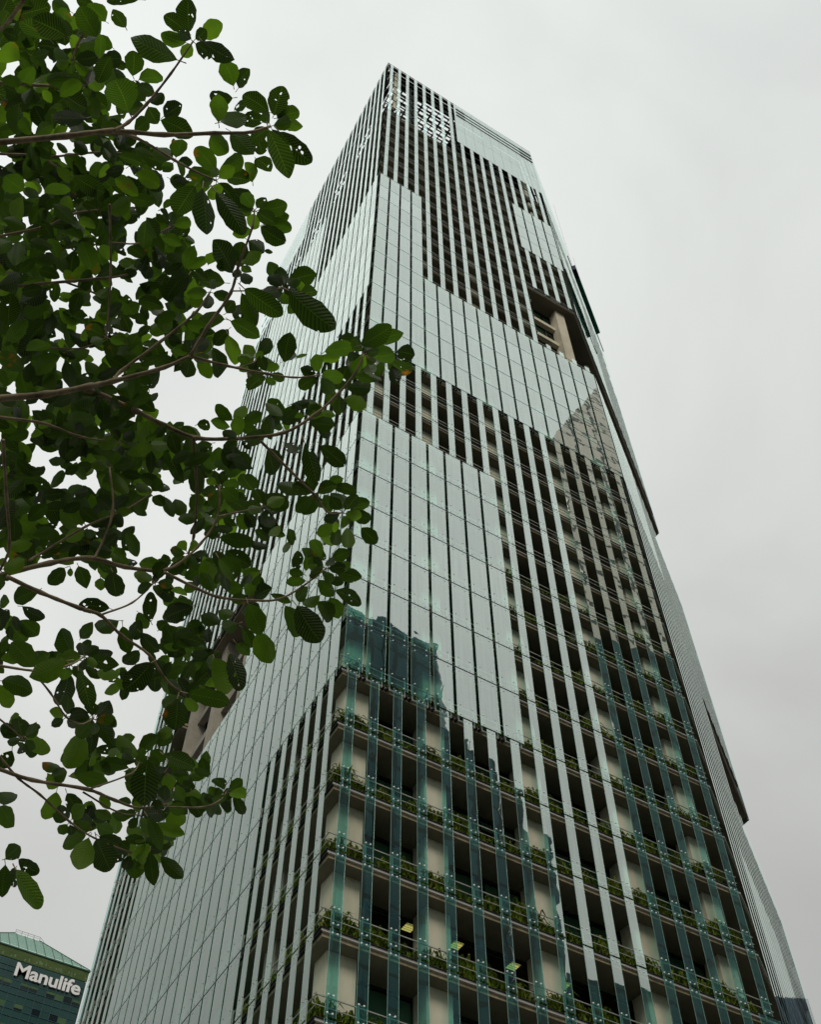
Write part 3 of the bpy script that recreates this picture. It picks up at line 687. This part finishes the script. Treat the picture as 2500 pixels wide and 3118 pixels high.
# tiles of the traced leaves: (origin x, origin y, scale) and rows of base x, y, tip x, y, width
TILES = [
 ((0, 0, .6122), [480,185,395,35,105, 325,125,330,45,65, 880,300,650,190,115, 940,160,935,-5,100, 925,165,815,80,75, 925,215,800,170,75, 660,380,665,255,90,
  690,400,810,385,75, 690,420,770,470,62, 515,300,605,290,78, 420,380,420,280,85, 250,370,380,350,90, 640,560,570,400,150, 590,430,510,330,85, 300,460,430,545,100,
  430,590,260,585,85, 815,580,905,520,95, 800,600,960,680,105, 850,745,870,695,42, 710,780,815,825,95, 720,850,815,940,95, 580,920,715,930,100, 370,880,520,960,105,
  600,900,500,820,100, 845,890,925,920,62, 690,0,530,10,50, 625,140,560,50,65, 525,110,440,20,85, 430,230,535,200,80, 330,180,160,100,110, 300,250,190,230,95, 250,200,100,110,90,
  170,230,60,180,80, 100,300,0,250,110, 150,330,90,270,60, 180,400,70,360,90, 240,420,190,340,70, 140,480,20,430,90, 230,640,170,530,85, 140,660,110,560,70, 260,540,330,480,80,
  440,480,530,540,80, 600,700,560,590,85, 670,650,740,590,80, 560,760,480,690,80, 170,780,60,740,80, 200,880,70,820,90, 120,950,20,880,110, 290,940,210,850,90, 450,980,360,930,80,
  60,90,120,10,90, 30,50,-40,20,80, 350,60,260,10,70, 470,30,380,0,60, 640,830,700,780,70, 990,960,850,900,60, 980,980,940,860,80, 470,320,540,270,70, 560,240,470,200,70]),
 ((500, 0, .6122), [185,190,290,120,95, 190,210,350,300,88, 345,430,290,305,92, 370,440,425,345,75, 340,490,225,480,72, 270,610,270,470,95, 280,610,410,575,85, 350,540,410,525,50,
  520,560,390,475,95, 545,575,590,430,98, 560,590,672,555,82, 565,590,600,505,62, 500,600,385,600,78, 520,650,620,890,118, 575,660,735,810,118, 580,620,690,632,60, 330,655,445,770,108,
  230,680,320,760,98, 455,680,490,770,75, 255,855,155,735,92, 275,850,390,780,88, 115,900,30,890,55, 250,880,120,860,82, 310,880,430,900,82, 440,905,400,810,62, 455,790,532,855,78, 330,950,440,985,82, 230,930,80,965,80]),
 ((500, 550, .6122), [150,30,60,170,118, 190,40,210,270,108, 260,60,400,270,104, 330,40,440,150,112, 120,200,70,290,80, 470,150,612,120,84, 490,190,622,175,95, 500,220,635,240,75, 480,230,605,310,95,
  430,245,340,270,70, 420,300,497,360,88, 497,352,540,358,24, 340,460,245,295,122, 300,510,170,500,92, 150,350,20,340,85, 220,420,255,360,62, 575,490,520,405,78, 620,500,757,465,108, 620,550,850,740,152,
  400,540,590,670,104, 385,560,460,722,88, 350,690,400,620,82, 330,700,472,780,92, 320,770,352,917,82, 320,740,250,820,72, 300,690,170,690,82, 310,660,350,600,72, 600,905,627,755,98, 590,900,650,855,60,
  655,885,712,865,20, 100,800,170,710,78, 60,760,0,700,78, 90,800,20,790,60, 240,830,270,980,84, 180,860,230,985,80, 110,640,30,600,80, 120,600,195,600,68, 60,700,75,640,50, 100,440,0,400,100, 120,470,40,540,100, 350,420,410,370,70, 380,500,440,480,60]),
 ((600, 950, .7143), [545,170,680,150,78, 515,195,610,195,48, 610,110,672,108,44, 700,140,830,60,88, 740,130,880,90,74, 740,190,842,180,82, 850,170,928,185,74, 820,210,900,270,82, 830,230,850,312,56, 780,215,780,278,56,
  720,200,742,268,66, 700,200,640,240,60, 640,230,590,330,88, 640,320,740,325,78, 630,370,722,402,78, 610,360,610,440,56, 600,320,545,332,42, 385,460,300,375,78, 430,470,420,395,92, 400,395,480,385,45, 470,440,532,408,58,
  480,470,587,480,74, 510,500,570,520,52, 338,470,275,465,48, 420,470,350,430,60, 150,462,80,395,58, 160,470,205,400,55, 190,472,277,430,62, 175,490,257,500,52, 140,490,58,465,48, 0,480,56,490,50, 530,570,632,655,84,
  460,560,512,742,88, 470,762,340,730,74, 300,580,330,690,84, 380,560,440,600,60, 515,770,448,862,68, 555,740,622,708,52, 580,745,682,770,54, 570,770,642,832,78, 540,780,572,852,58, 650,830,737,810,62, 655,850,740,885,68,
  585,915,508,942,60, 600,920,590,995,58, 640,920,642,1005,68, 700,920,768,985,68, 270,790,392,830,84, 260,870,352,945,72, 200,860,252,912,64, 120,790,205,770,60, 120,700,200,640,80, 190,690,240,760,80, 90,660,10,620,80, 60,560,0,600,70, 150,600,230,660,70]),
 ((500, 1500, .6633), [255,205,412,230,78, 250,200,185,165,72, 280,270,397,335,82, 180,310,237,432,92, 250,300,322,402,104, 365,440,275,430,68, 370,400,462,420,72, 360,380,440,360,56, 740,312,668,255,66, 730,345,658,335,72,
  765,310,855,270,66, 770,330,852,342,62, 790,360,908,388,78, 760,400,825,412,50, 710,400,778,475,78, 785,450,905,512,78, 760,480,802,578,78, 640,375,573,362,44, 650,405,558,412,54, 660,430,608,492,62, 715,470,636,512,60,
  555,520,622,658,92, 610,520,718,685,132, 700,500,762,592,82, 730,385,765,378,42, 385,510,442,652,98, 430,640,492,782,104, 330,690,392,747,62, 360,620,402,712,62, 130,525,5,575,98, 230,760,292,922,112, 300,740,352,908,92,
  120,780,182,882,88, 110,920,300,962,84, 50,292,55,243,36, 0,20,42,112,52, 490,465,580,505,42, 60,690,0,610,80, 150,690,50,640,90, 100,740,10,720,80, 190,640,110,600,70, 250,600,170,560,70, 320,560,250,540,60, 340,600,270,620,70,
  200,740,130,700,80, 20,420,35,500,70, 130,90,180,20,80, 300,60,370,10,80, 360,90,440,50,80, 440,120,525,185,70, 450,60,560,40,90, 330,110,400,150,80, 90,110,50,30,70, 240,440,180,380,80]),
 ((0, 1650, .6122), [195,240,70,290,95, 110,320,222,380,68, 100,390,190,465,88, 50,390,130,495,92, 0,300,47,300,72, 0,350,42,390,60, 320,130,240,210,84, 390,120,430,232,84, 560,150,580,272,104, 500,180,500,242,56, 350,130,352,172,30,
  545,330,392,310,84, 590,390,478,432,88, 610,420,640,552,82, 700,390,660,482,70, 690,350,727,432,60, 750,397,745,248,78, 700,450,792,545,88, 770,220,862,285,82, 755,170,666,165,54, 870,72,880,18,45, 850,105,778,100,52, 690,540,615,605,72,
  750,600,618,735,132, 770,600,770,745,92, 790,440,832,398,80, 920,290,820,395,98, 880,780,870,935,132, 770,960,855,940,62, 370,570,305,430,104, 385,560,455,492,62, 400,480,462,398,66, 410,560,562,550,62, 410,590,592,610,72, 420,610,512,675,52,
  330,590,145,670,122, 320,565,215,570,60, 170,620,55,500,112, 0,500,50,580,80, 340,650,290,812,92, 390,640,450,842,94, 10,690,162,745,92, 0,710,50,825,82, 450,882,332,892,74, 440,850,348,840,48, 470,840,532,810,56, 490,860,577,912,66,
  480,890,562,985,76, 450,890,450,982,66, 90,930,202,922,62, 110,920,60,880,50, 100,960,0,925,64, 600,975,672,970,50, 610,40,660,-20,90, 470,60,380,20,80, 620,100,560,30,80, 900,130,960,60,70, 920,180,985,140,70, 930,200,960,250,70, 870,470,930,430,80, 920,520,985,490,80]),
 ((0, 2150, .8163), [70,80,40,40,52, 100,120,188,165,56, 95,130,130,188,48, 50,90,0,78,42, 45,165,0,232,62, 330,40,250,62,54, 345,50,337,178,48, 365,60,427,152,46, 370,45,432,78,42, 345,165,442,165,42, 300,100,250,232,92, 335,170,225,200,62,
  230,240,158,208,44, 280,260,402,280,62, 300,240,390,250,62, 520,190,440,108,58, 520,180,592,110,62, 590,150,640,95,62, 480,230,370,210,54, 550,200,540,372,114, 610,180,728,225,58, 640,210,702,295,52, 600,270,660,292,52, 680,330,752,330,62,
  690,340,752,408,58, 620,370,692,432,72, 815,350,775,405,54, 832,330,880,325,46, 872,328,912,402,40, 850,362,850,400,28, 500,400,420,406,48, 490,360,440,350,32, 210,320,170,422,68, 250,325,302,408,58, 320,440,340,368,52, 340,410,412,415,42, 310,432,273,425,32,
  360,440,424,468,58, 320,480,233,522,62, 330,490,290,608,84, 360,495,412,612,88, 370,485,458,532,62, 530,460,472,470,62, 530,502,478,510,26, 550,410,600,535,48, 600,420,540,420,36, 575,440,688,478,52, 520,540,500,642,68, 560,540,575,668,58, 600,560,683,640,54,
  540,495,585,520,44, 600,500,640,522,44, 540,560,520,605,62, 20,570,75,520,62, 20,590,8,712,58, 60,610,152,752,62, 60,600,45,672,42, 70,570,145,622,54, 0,320,58,348,54, 0,372,52,448,66, 560,230,600,280,60, 620,200,560,170,50, 180,270,250,245,60, 230,290,175,260,50, 650,300,720,280,50, 420,120,470,170,50]),
]
# (cx, cy, rx, ry, count, leaf length px) : leaves deeper in the crown, target pixels
FILL = [(90, 90, 120, 100, 26, 85), (230, 120, 90, 90, 14, 80), (60, 260, 90, 90, 18, 85), (200, 260, 110, 90, 22, 80), (330, 260, 80, 90, 14, 80), (90, 420, 110, 90, 22, 80), (260, 400, 120, 70, 18, 75), (400, 470, 80, 70, 12, 75),
 (90, 560, 120, 90, 30, 80), (270, 560, 120, 80, 24, 80), (430, 580, 60, 50, 8, 80), (60, 700, 100, 90, 28, 85), (190, 720, 100, 100, 30, 85), (330, 690, 80, 90, 16, 75), (520, 690, 60, 70, 12, 75), (60, 850, 90, 90, 26, 85), (180, 870, 90, 80, 16, 70),
 (320, 830, 80, 80, 14, 60), (470, 780, 70, 80, 16, 80), (560, 830, 60, 90, 16, 80), (60, 1010, 90, 90, 24, 90), (200, 1030, 100, 90, 22, 75), (360, 990, 90, 90, 22, 75), (500, 930, 80, 80, 20, 80), (440, 1080, 110, 60, 16, 80), (580, 1040, 70, 70, 10, 80),
 (70, 1170, 100, 80, 24, 85), (230, 1200, 110, 80, 24, 80), (390, 1200, 110, 80, 22, 80), (100, 1310, 110, 70, 24, 80), (270, 1320, 110, 70, 24, 80), (420, 1330, 90, 70, 20, 80), (530, 1370, 80, 70, 18, 80), (60, 1440, 70, 70, 16, 80), (180, 1430, 60, 60, 6, 70),
 (330, 1430, 90, 70, 18, 80), (460, 1440, 80, 60, 14, 80), (90, 1560, 90, 70, 22, 85), (240, 1530, 90, 60, 18, 75), (360, 1530, 80, 50, 10, 70), (60, 1660, 60, 50, 12, 80), (190, 1640, 90, 50, 16, 75), (330, 1650, 80, 40, 12, 75), (600, 1420, 70, 60, 14, 80),
 (690, 1420, 60, 50, 10, 75), (650, 1560, 90, 60, 14, 75), (620, 1720, 90, 50, 12, 70), (600, 1960, 80, 50, 14, 70), (520, 2000, 60, 60, 12, 70), (640, 2030, 50, 50, 8, 70), (330, 1700, 60, 40, 8, 70), (560, 1830, 40, 40, 6, 60), (260, 2330, 70, 40, 10, 60),
 (440, 2380, 60, 60, 10, 60), (520, 2360, 60, 50, 10, 55), (430, 2590, 50, 50, 8, 55), (20, 2000, 40, 50, 5, 70), (20, 1900, 30, 50, 5, 70), (60, 2230, 50, 40, 6, 55), (330, 2300, 60, 40, 8, 60), (560, 2420, 70, 40, 9, 60), (300, 2480, 60, 50, 8, 60), (470, 2560, 70, 50, 9, 58), (600, 2330, 50, 40, 6, 55), (150, 2000, 60, 40, 5, 65), (370, 2060, 60, 50, 7, 60),
 (700, 1760, 80, 40, 8, 65), (560, 2090, 50, 50, 7, 65), (840, 1640, 60, 40, 5, 60), (950, 1700, 60, 40, 5, 58), (1000, 1620, 50, 40, 5, 55), (1120, 1130, 70, 40, 6, 60), (1000, 1240, 60, 40, 6, 60), (860, 1280, 70, 40, 8, 65)]
# branches: (thickness px at start, thickness px at end, distance m, points in target pixels)
BR = [
 (22, 9, 4.6, [0,435, 202,416, 343,401, 500,412, 653,407, 763,404, 824,386]), (13, 6, 4.5, [343,401, 392,373, 447,318, 520,226, 588,128]), (11, 6, 4.7, [330,402, 416,422, 533,490, 600,526, 659,551]),
 (13, 5, 5.3, [0,254, 159,263, 257,260]), (13, 10, 4.2, [73,0, 30,60, 0,92]), (10, 6, 5.0, [257,98, 235,140, 220,184]), (26, 12, 4.8, [0,1213, 141,1201, 275,1176, 343,1161, 500,1119, 580,1083]), (14, 6, 4.6, [580,1083, 635,991, 702,893, 727,807, 769,691, 775,642]),
 (12, 5, 4.6, [580,1085, 684,1113, 814,1139, 900,1150, 971,1143]), (22, 13, 5.2, [200,1190, 263,1186, 416,1253, 502,1296, 600,1334, 729,1336]), (13, 7, 5.0, [729,1336, 864,1318, 957,1264, 1029,1200, 1086,1129, 1107,1079]), (11, 5, 4.9, [793,1343, 886,1436, 957,1507, 1000,1561, 1043,1561]),
 (12, 6, 5.0, [0,1271, 135,1290, 245,1330, 367,1348]), (13, 9, 4.4, [10,1340, 12,1388, 21,1529, 28,1669, 0,1736]), (20, 13, 4.9, [0,1751, 153,1714, 275,1699, 380,1726, 500,1742]), (12, 6, 4.8, [500,1742, 600,1792, 666,1818, 765,1828, 845,1825, 911,1792, 991,1732]),
 (10, 6, 4.9, [275,1699, 294,1688, 343,1559, 334,1424]), (10, 5, 5.0, [90,1705, 101,1700, 263,1602, 380,1553, 459,1504]), (16, 7, 4.7, [20,1755, 122,1803, 245,1852, 306,1873, 367,1932, 453,1993, 508,2072, 563,2115]), (8, 5, 4.8, [312,1870, 404,1834, 471,1772]),
 (13, 8, 5.2, [590,1330, 595,1420, 600,1500, 590,1633, 573,1686]), (11, 7, 4.9, [500,1735, 540,1719, 613,1653, 663,1573, 668,1480]), (8, 4, 4.9, [663,1573, 720,1560, 805,1543]), (10, 5, 4.3, [0,2027, 122,2042, 214,2023, 257,1999]), (8, 4, 4.3, [98,2042, 153,2109, 202,2183, 245,2204, 282,2189]),
 (14, 8, 5.0, [0,2342, 98,2374, 269,2403, 351,2436, 424,2459, 506,2448]), (8, 4, 5.0, [506,2456, 620,2456, 669,2436, 690,2410]), (9, 5, 5.0, [0,2305, 57,2370, 122,2419, 212,2501, 286,2550, 400,2595]), (7, 4, 5.0, [269,2403, 400,2354, 424,2321]), (7, 4, 5.1, [253,2411, 359,2472, 424,2481]),
 (9, 6, 4.2, [334,623, 337,844, 324,1028]), (12, 6, 5.4, [0,880, 122,865, 294,850, 392,835, 453,795]), (13, 7, 5.0, [343,1161, 367,1132, 490,1040, 600,948, 640,890]), (9, 5, 5.6, [0,470, 122,480, 220,540, 300,560]), (8, 5, 5.6, [150,480, 300,465, 400,470]), (10, 6, 5.5, [0,720, 140,690, 230,650, 300,640]),
 (8, 4, 5.6, [200,860, 300,900, 371,953]), (7, 4, 5.4, [337,740, 430,740, 520,690]), (8, 4, 5.5, [122,1058, 263,1058, 330,1000]), (7, 4, 5.2, [0,2190, 50,2230, 70,2250]), (6, 3, 4.9, [700,1115, 727,1118, 770,1105, 785,1090]), (5, 3, 4.6, [840,880, 870,880, 905,905]), (6, 3, 4.6, [702,887, 780,885, 870,875])]
TREE_BASE = np.array([CAMW[0]-3.6, CAMW[1]+1.0, 0.0])
TREE = empty('broadleaf_tree', tuple(TREE_BASE)); tag(TREE, 'leafy broadleaf tree with dark green holed leaves reaching in from the left', 'tree')
tb = MB(); tops = [TREE_BASE + np.array([0.0, 0.0, h]) + np.array([math.sin(h*0.7)*0.08, math.cos(h*0.9)*0.07, 0]) for h in (0, 0.15, 0.6, 1.4, 2.4, 3.4, 4.4, 5.4, 6.4)]
tb.tube(tops, [0.30, 0.22, 0.18, 0.165, 0.155, 0.14, 0.12, 0.09, 0.05], n=12); tb.build('trunk', [MBARK], TREE, True)
rg = random.Random(3)
for w0, w1, dist, pts in BR:
    P = [(pts[i], pts[i+1]) for i in range(0, len(pts), 2)]; X = []; R = []
    for k, (x, y) in enumerate(P):
        t = k/(len(P)-1); dd = dist*(1+0.05*t); X.append(at_dist(x, y, dd)); R.append(max(0.42*(w0+(w1-w0)*t)*dd/F, 0.0022))
    Q = []; RR = []
    for k in range(len(X)-1):
        p1, p2 = X[k], X[k+1]; h = np.linalg.norm(p2-p1)
        m1 = (p2-X[k-1])/(h+np.linalg.norm(p1-X[k-1]))*h if k else (p2-p1)
        m2 = (X[k+2]-p1)/(h+np.linalg.norm(X[k+2]-p2))*h if k+2 < len(X) else (p2-p1)
        for j in range(5):
            t = j/5; Q.append((2*t**3-3*t*t+1)*p1+(t**3-2*t*t+t)*m1+(3*t*t-2*t**3)*p2+(t**3-t*t)*m2); RR.append((R[k]*(1-t)+R[k+1]*t)*(1+0.10*math.sin(7.1*k+3.3*j)+(0.22 if j == 0 and k else 0.0)))
    Q.append(X[-1]); RR.append(R[-1])
    if P[0][0] <= 5:                      # carry the limb on to the trunk, outside the frame
        a = Q[0]; dr = (Q[0]-Q[2]); dr /= np.linalg.norm(dr); e = a+dr*0.5
        hz = min(max(e[2]-0.5, 1.6), 6.0); b = TREE_BASE+np.array([0, 0, hz])
        Q = [b, (b+e)/2+np.array([0, 0, 0.1]), e] + Q; RR = [RR[0]*1.7, RR[0]*1.4, RR[0]*1.15] + RR
    mb = MB(); mb.tube(Q, RR, n=7); mb.build('branch', [MBARK], TREE, True)
# --- leaves
LV, LF, LUV = [], [], []
TT = [0.0, 0.025, 0.07, 0.13, 0.21, 0.31, 0.42, 0.54, 0.66, 0.77, 0.86, 0.93, 0.975, 1.0]
def prof(t, e): return (max(t, 0)**(e+0.14))*((1-t)**e)
def leaf(bp, tp, wid, dist, r):
    d1 = dist; d2 = dist*(1+r.uniform(-0.016, 0.016))
    B = at_dist(bp[0], bp[1], d1); T = at_dist(tp[0], tp[1], d2); ax = T-B; ln = np.linalg.norm(ax); ax /= ln
    v = (B+T)/2-CAMW; v /= np.linalg.norm(v); s = np.cross(ax, v); s /= np.linalg.norm(s); n = np.cross(s, ax)
    phi = r.uniform(-0.75, 0.75); s2 = s*math.cos(phi)+n*math.sin(phi); n2 = np.cross(s2, ax)
    w = wid*dist/F*0.5/max(math.cos(phi), 0.72); e = r.uniform(0.50, 0.86); mxp = max(prof(t, e) for t in np.linspace(0, 1, 41))
    fold = r.uniform(-0.05, 0.42); curl = r.uniform(-0.22, 0.36); sk = r.uniform(-0.05, 0.05); i0 = len(LV); wav = r.uniform(0, 6.28)
    for t in TT:
        ww = w*(prof(t, e)/mxp if 0 < t < 1 else (0.04 if t == 0 else 0.05))
        ww *= 1+0.05*math.sin(t*19+wav)
        c = B+ax*(ln*t)+s2*(sk*ln*math.sin(math.pi*t))+n2*(curl*ln*(t*t-t)*-1.2)
        for q in (-1, -0.5, 0, 0.5, 1):
            LV.append(tuple(c+s2*(ww*q)+n2*(fold*ww*abs(q)+0.03*w*math.sin(9*t+wav+q*2)*abs(q)))); 
    for k in range(len(TT)-1):
        for q in range(4):
            a = i0+k*5+q; LF.append((a, a+1, a+6, a+5))
            u0, u1 = q/4, (q+1)/4; v0, v1 = TT[k], TT[k+1]; LUV.extend([(u0, v0), (u1, v0), (u1, v1), (u0, v1)])
rl = random.Random(21); stems = MB()
def r_w(r): return r.uniform(0.86, 1.0)
for (ox, oy, sc), a in TILES:
    for k in range(0, len(a), 5):
        bx_, by_, tx_, ty_, w_ = a[k:k+5]; b = (ox+bx_*sc, oy+by_*sc); t = (ox+tx_*sc, oy+ty_*sc)
        L_ = math.hypot(b[0]-t[0], b[1]-t[1]); dist = min(max(0.155*F/max(L_, w_*sc*1.5, 30)*rl.uniform(0.92, 1.08), 3.6), 6.2)
        leaf(b, t, w_*sc*r_w(rl), dist, rl)
        # petiole
        p = at_dist(b[0], b[1], dist); q = at_dist(b[0]-(t[0]-b[0])*0.16+rl.uniform(-6, 6), b[1]-(t[1]-b[1])*0.16+rl.uniform(-6, 6), dist*1.01)
        stems.bar(q, p, 0.0022, 0, 0.0016, 4)
for cx_, cy_, rx_, ry_, cnt, ll in FILL:
    for k in range(int(cnt*1.45)):
        an = rl.uniform(0, 6.283); rr = math.sqrt(rl.random()); x = cx_+rx_*rr*math.cos(an); y = cy_+ry_*rr*math.sin(an)
        L_ = ll*rl.uniform(0.55, 1.15); d = rl.uniform(0, 6.283); dist = rl.uniform(5.2, 7.6)
        leaf((x-L_*0.5*math.cos(d), y-L_*0.5*math.sin(d)), (x+L_*0.5*math.cos(d), y+L_*0.5*math.sin(d)), L_*rl.uniform(0.42, 0.62), dist, rl)
for w0, w1, dist, pts in BR:
    P = [(pts[i], pts[i+1]) for i in range(0, len(pts), 2)]
    tips = [P[-1]] + ([P[len(P)//2]] if w1 <= 6 and len(P) > 3 else [])
    for x, y in tips:
        a0 = rl.uniform(0, 6.28); nl = rl.randint(4, 6)
        for k in range(nl):
            an = a0+k*6.283/nl+rl.uniform(-0.3, 0.3); L_ = rl.uniform(45, 85); q = (x+10*math.cos(an), y+10*math.sin(an))
            leaf(q, (x+L_*math.cos(an), y+L_*math.sin(an)*0.85), L_*rl.uniform(0.5, 0.62), dist*1.05+rl.uniform(-0.1, 0.25), rl)
            stems.bar(at_dist(x, y, dist*1.05), at_dist(q[0], q[1], dist*1.05), 0.0022, 0, 0.0016, 4)
me = bpy.data.meshes.new('crown'); LVa = np.array(LV)-TREE_BASE; me.from_pydata(LVa.tolist(), [], LF)
uvl = me.uv_layers.new(name='UVMap'); uvl.data.foreach_set('uv', np.array(LUV, dtype=np.float32).ravel()); me.materials.append(MLEAF)
me.polygons.foreach_set('use_smooth', [True]*len(me.polygons)); me.update()
cr = bpy.data.objects.new('crown', me); COL.objects.link(cr); cr.parent = TREE
tag(stems.build('twig', [MBARK], TREE), kind='stuff')
# ------------------------------------------------------------------ ground
g = MB(); g.quad((-1500, -1500, 0), (1500, -1500, 0), (1500, 1500, 0), (-1500, 1500, 0)); tag(g.build('ground', [noisy('street_asphalt', (0.04, 0.04, 0.04), (0.07, 0.07, 0.065), 0.4, 0.9)]), kind='structure')
g = MB(); g.box(-60, 90, -34, 70, 0.004, 0.13); tag(g.build('pavement', [noisy('paving', (0.30, 0.29, 0.27), (0.42, 0.40, 0.37), 0.8, 0.9)]), kind='structure')
# ------------------------------------------------------------------ light
SUN_EL, SUN_AZ = math.radians(42), math.atan2(-1.0, -0.55)      # direction towards the sun in plan
sd = Vector((math.cos(SUN_AZ)*math.cos(SUN_EL), math.sin(SUN_AZ)*math.cos(SUN_EL), math.sin(SUN_EL)))
sl = bpy.data.lights.new('sun', 'SUN'); sl.energy = 1.5; sl.angle = math.radians(25); sl.color = (1.0, 0.96, 0.88)
so = bpy.data.objects.new('sun', sl); so.rotation_euler = sd.to_track_quat('Z', 'Y').to_euler(); so.location = (0, 0, 300); COL.objects.link(so)
wd = bpy.data.worlds.new('World'); SC.world = wd; wd.use_nodes = True; nt = wd.node_tree; nt.nodes.clear(); L = nt.links
out = N(nt, 'ShaderNodeOutputWorld'); bg = N(nt, 'ShaderNodeBackground'); L.new(bg.outputs[0], out.inputs[0])
sky = N(nt, 'ShaderNodeTexSky', sky_type='NISHITA', sun_disc=False); sky.sun_elevation = SUN_EL; sky.sun_rotation = math.atan2(sd.x, sd.y)
tc = N(nt, 'ShaderNodeTexCoord'); sp = N(nt, 'ShaderNodeSeparateXYZ'); L.new(tc.outputs['Generated'], sp.inputs[0])
grad = ramp(nt, sp.outputs['Z'], [(0.0, (4.2, 4.2, 4.0)), (0.47, (5.0, 5.0, 4.85)), (0.60, (5.9, 5.9, 5.75)), (0.78, (7.3, 7.35, 7.2)), (0.97, (8.15, 8.35, 8.2))])
mp = N(nt, 'ShaderNodeMapping'); mp.inputs['Scale'].default_value = (1.5, 1.5, 2.6); L.new(tc.outputs['Generated'], mp.inputs[0])
nz = N(nt, 'ShaderNodeTexNoise'); nz.inputs['Scale'].default_value = 1.6; nz.inputs['Detail'].default_value = 5; nz.inputs['Roughness'].default_value = 0.5; nz.inputs['Distortion'].default_value = 0.4; L.new(mp.outputs[0], nz.inputs['Vector'])
cl = ramp(nt, nz.outputs['Fac'], [(0.28, (0.865, 0.87, 0.87)), (0.5, (0.985, 1.0, 0.985)), (0.74, (1.075, 1.085, 1.075))])
dt = N(nt, 'ShaderNodeVectorMath', operation='DOT_PRODUCT'); L.new(tc.outputs['Generated'], dt.inputs[0]); dt.inputs[1].default_value = (-0.86, 0.51, 0.0)   # a lighter bank of cloud towards the left
bk = N(nt, 'ShaderNodeMapRange'); bk.inputs['From Min'].default_value = -0.45; bk.inputs['From Max'].default_value = 0.45; bk.inputs['To Min'].default_value = 0.90; bk.inputs['To Max'].default_value = 1.12; L.new(dt.outputs['Value'], bk.inputs['Value'])
d2 = N(nt, 'ShaderNodeVectorMath', operation='DOT_PRODUCT'); L.new(tc.outputs['Generated'], d2.inputs[0]); d2.inputs[1].default_value = (-0.515, 0.721, 0.464)   # heavier cloud low in the north-west
k2 = N(nt, 'ShaderNodeMapRange', interpolation_type='SMOOTHSTEP'); k2.inputs['From Min'].default_value = 0.80; k2.inputs['From Max'].default_value = 0.965; k2.inputs['To Min'].default_value = 1.0; k2.inputs['To Max'].default_value = 0.52; L.new(d2.outputs['Value'], k2.inputs['Value'])
k3 = N(nt, 'ShaderNodeMath', operation='MULTIPLY'); L.new(bk.outputs[0], k3.inputs[0]); L.new(k2.outputs[0], k3.inputs[1])
m0 = N(nt, 'ShaderNodeVectorMath', operation='SCALE'); L.new(cl, m0.inputs[0]); L.new(k3.outputs[0], m0.inputs['Scale'])
mu = N(nt, 'ShaderNodeMix', data_type='RGBA', blend_type='MULTIPLY'); mu.inputs[0].default_value = 1.0; L.new(grad, mu.inputs[6]); L.new(m0.outputs[0], mu.inputs[7])
mx = N(nt, 'ShaderNodeMix', data_type='RGBA'); mx.inputs[0].default_value = 0.97; L.new(sky.outputs[0], mx.inputs[6]); L.new(mu.outputs[2], mx.inputs[7])
L.new(mx.outputs[2], bg.inputs['Color']); bg.inputs['Strength'].default_value = 0.10
# ------------------------------------------------------------------ render
SC.view_settings.view_transform = 'Standard'; SC.view_settings.look = 'None'; SC.view_settings.exposure = 0.04; SC.view_settings.gamma = 1.0
SC.render.engine = 'CYCLES'; cy = SC.cycles
cy.max_bounces = 7; cy.diffuse_bounces = 3; cy.glossy_bounces = 4; cy.transmission_bounces = 4; cy.transparent_max_bounces = 24
cy.caustics_reflective = False; cy.caustics_refractive = False; cy.sample_clamp_indirect = 4.0
cy.use_denoising = True; cy.use_adaptive_sampling = True; cy.adaptive_threshold = 0.02
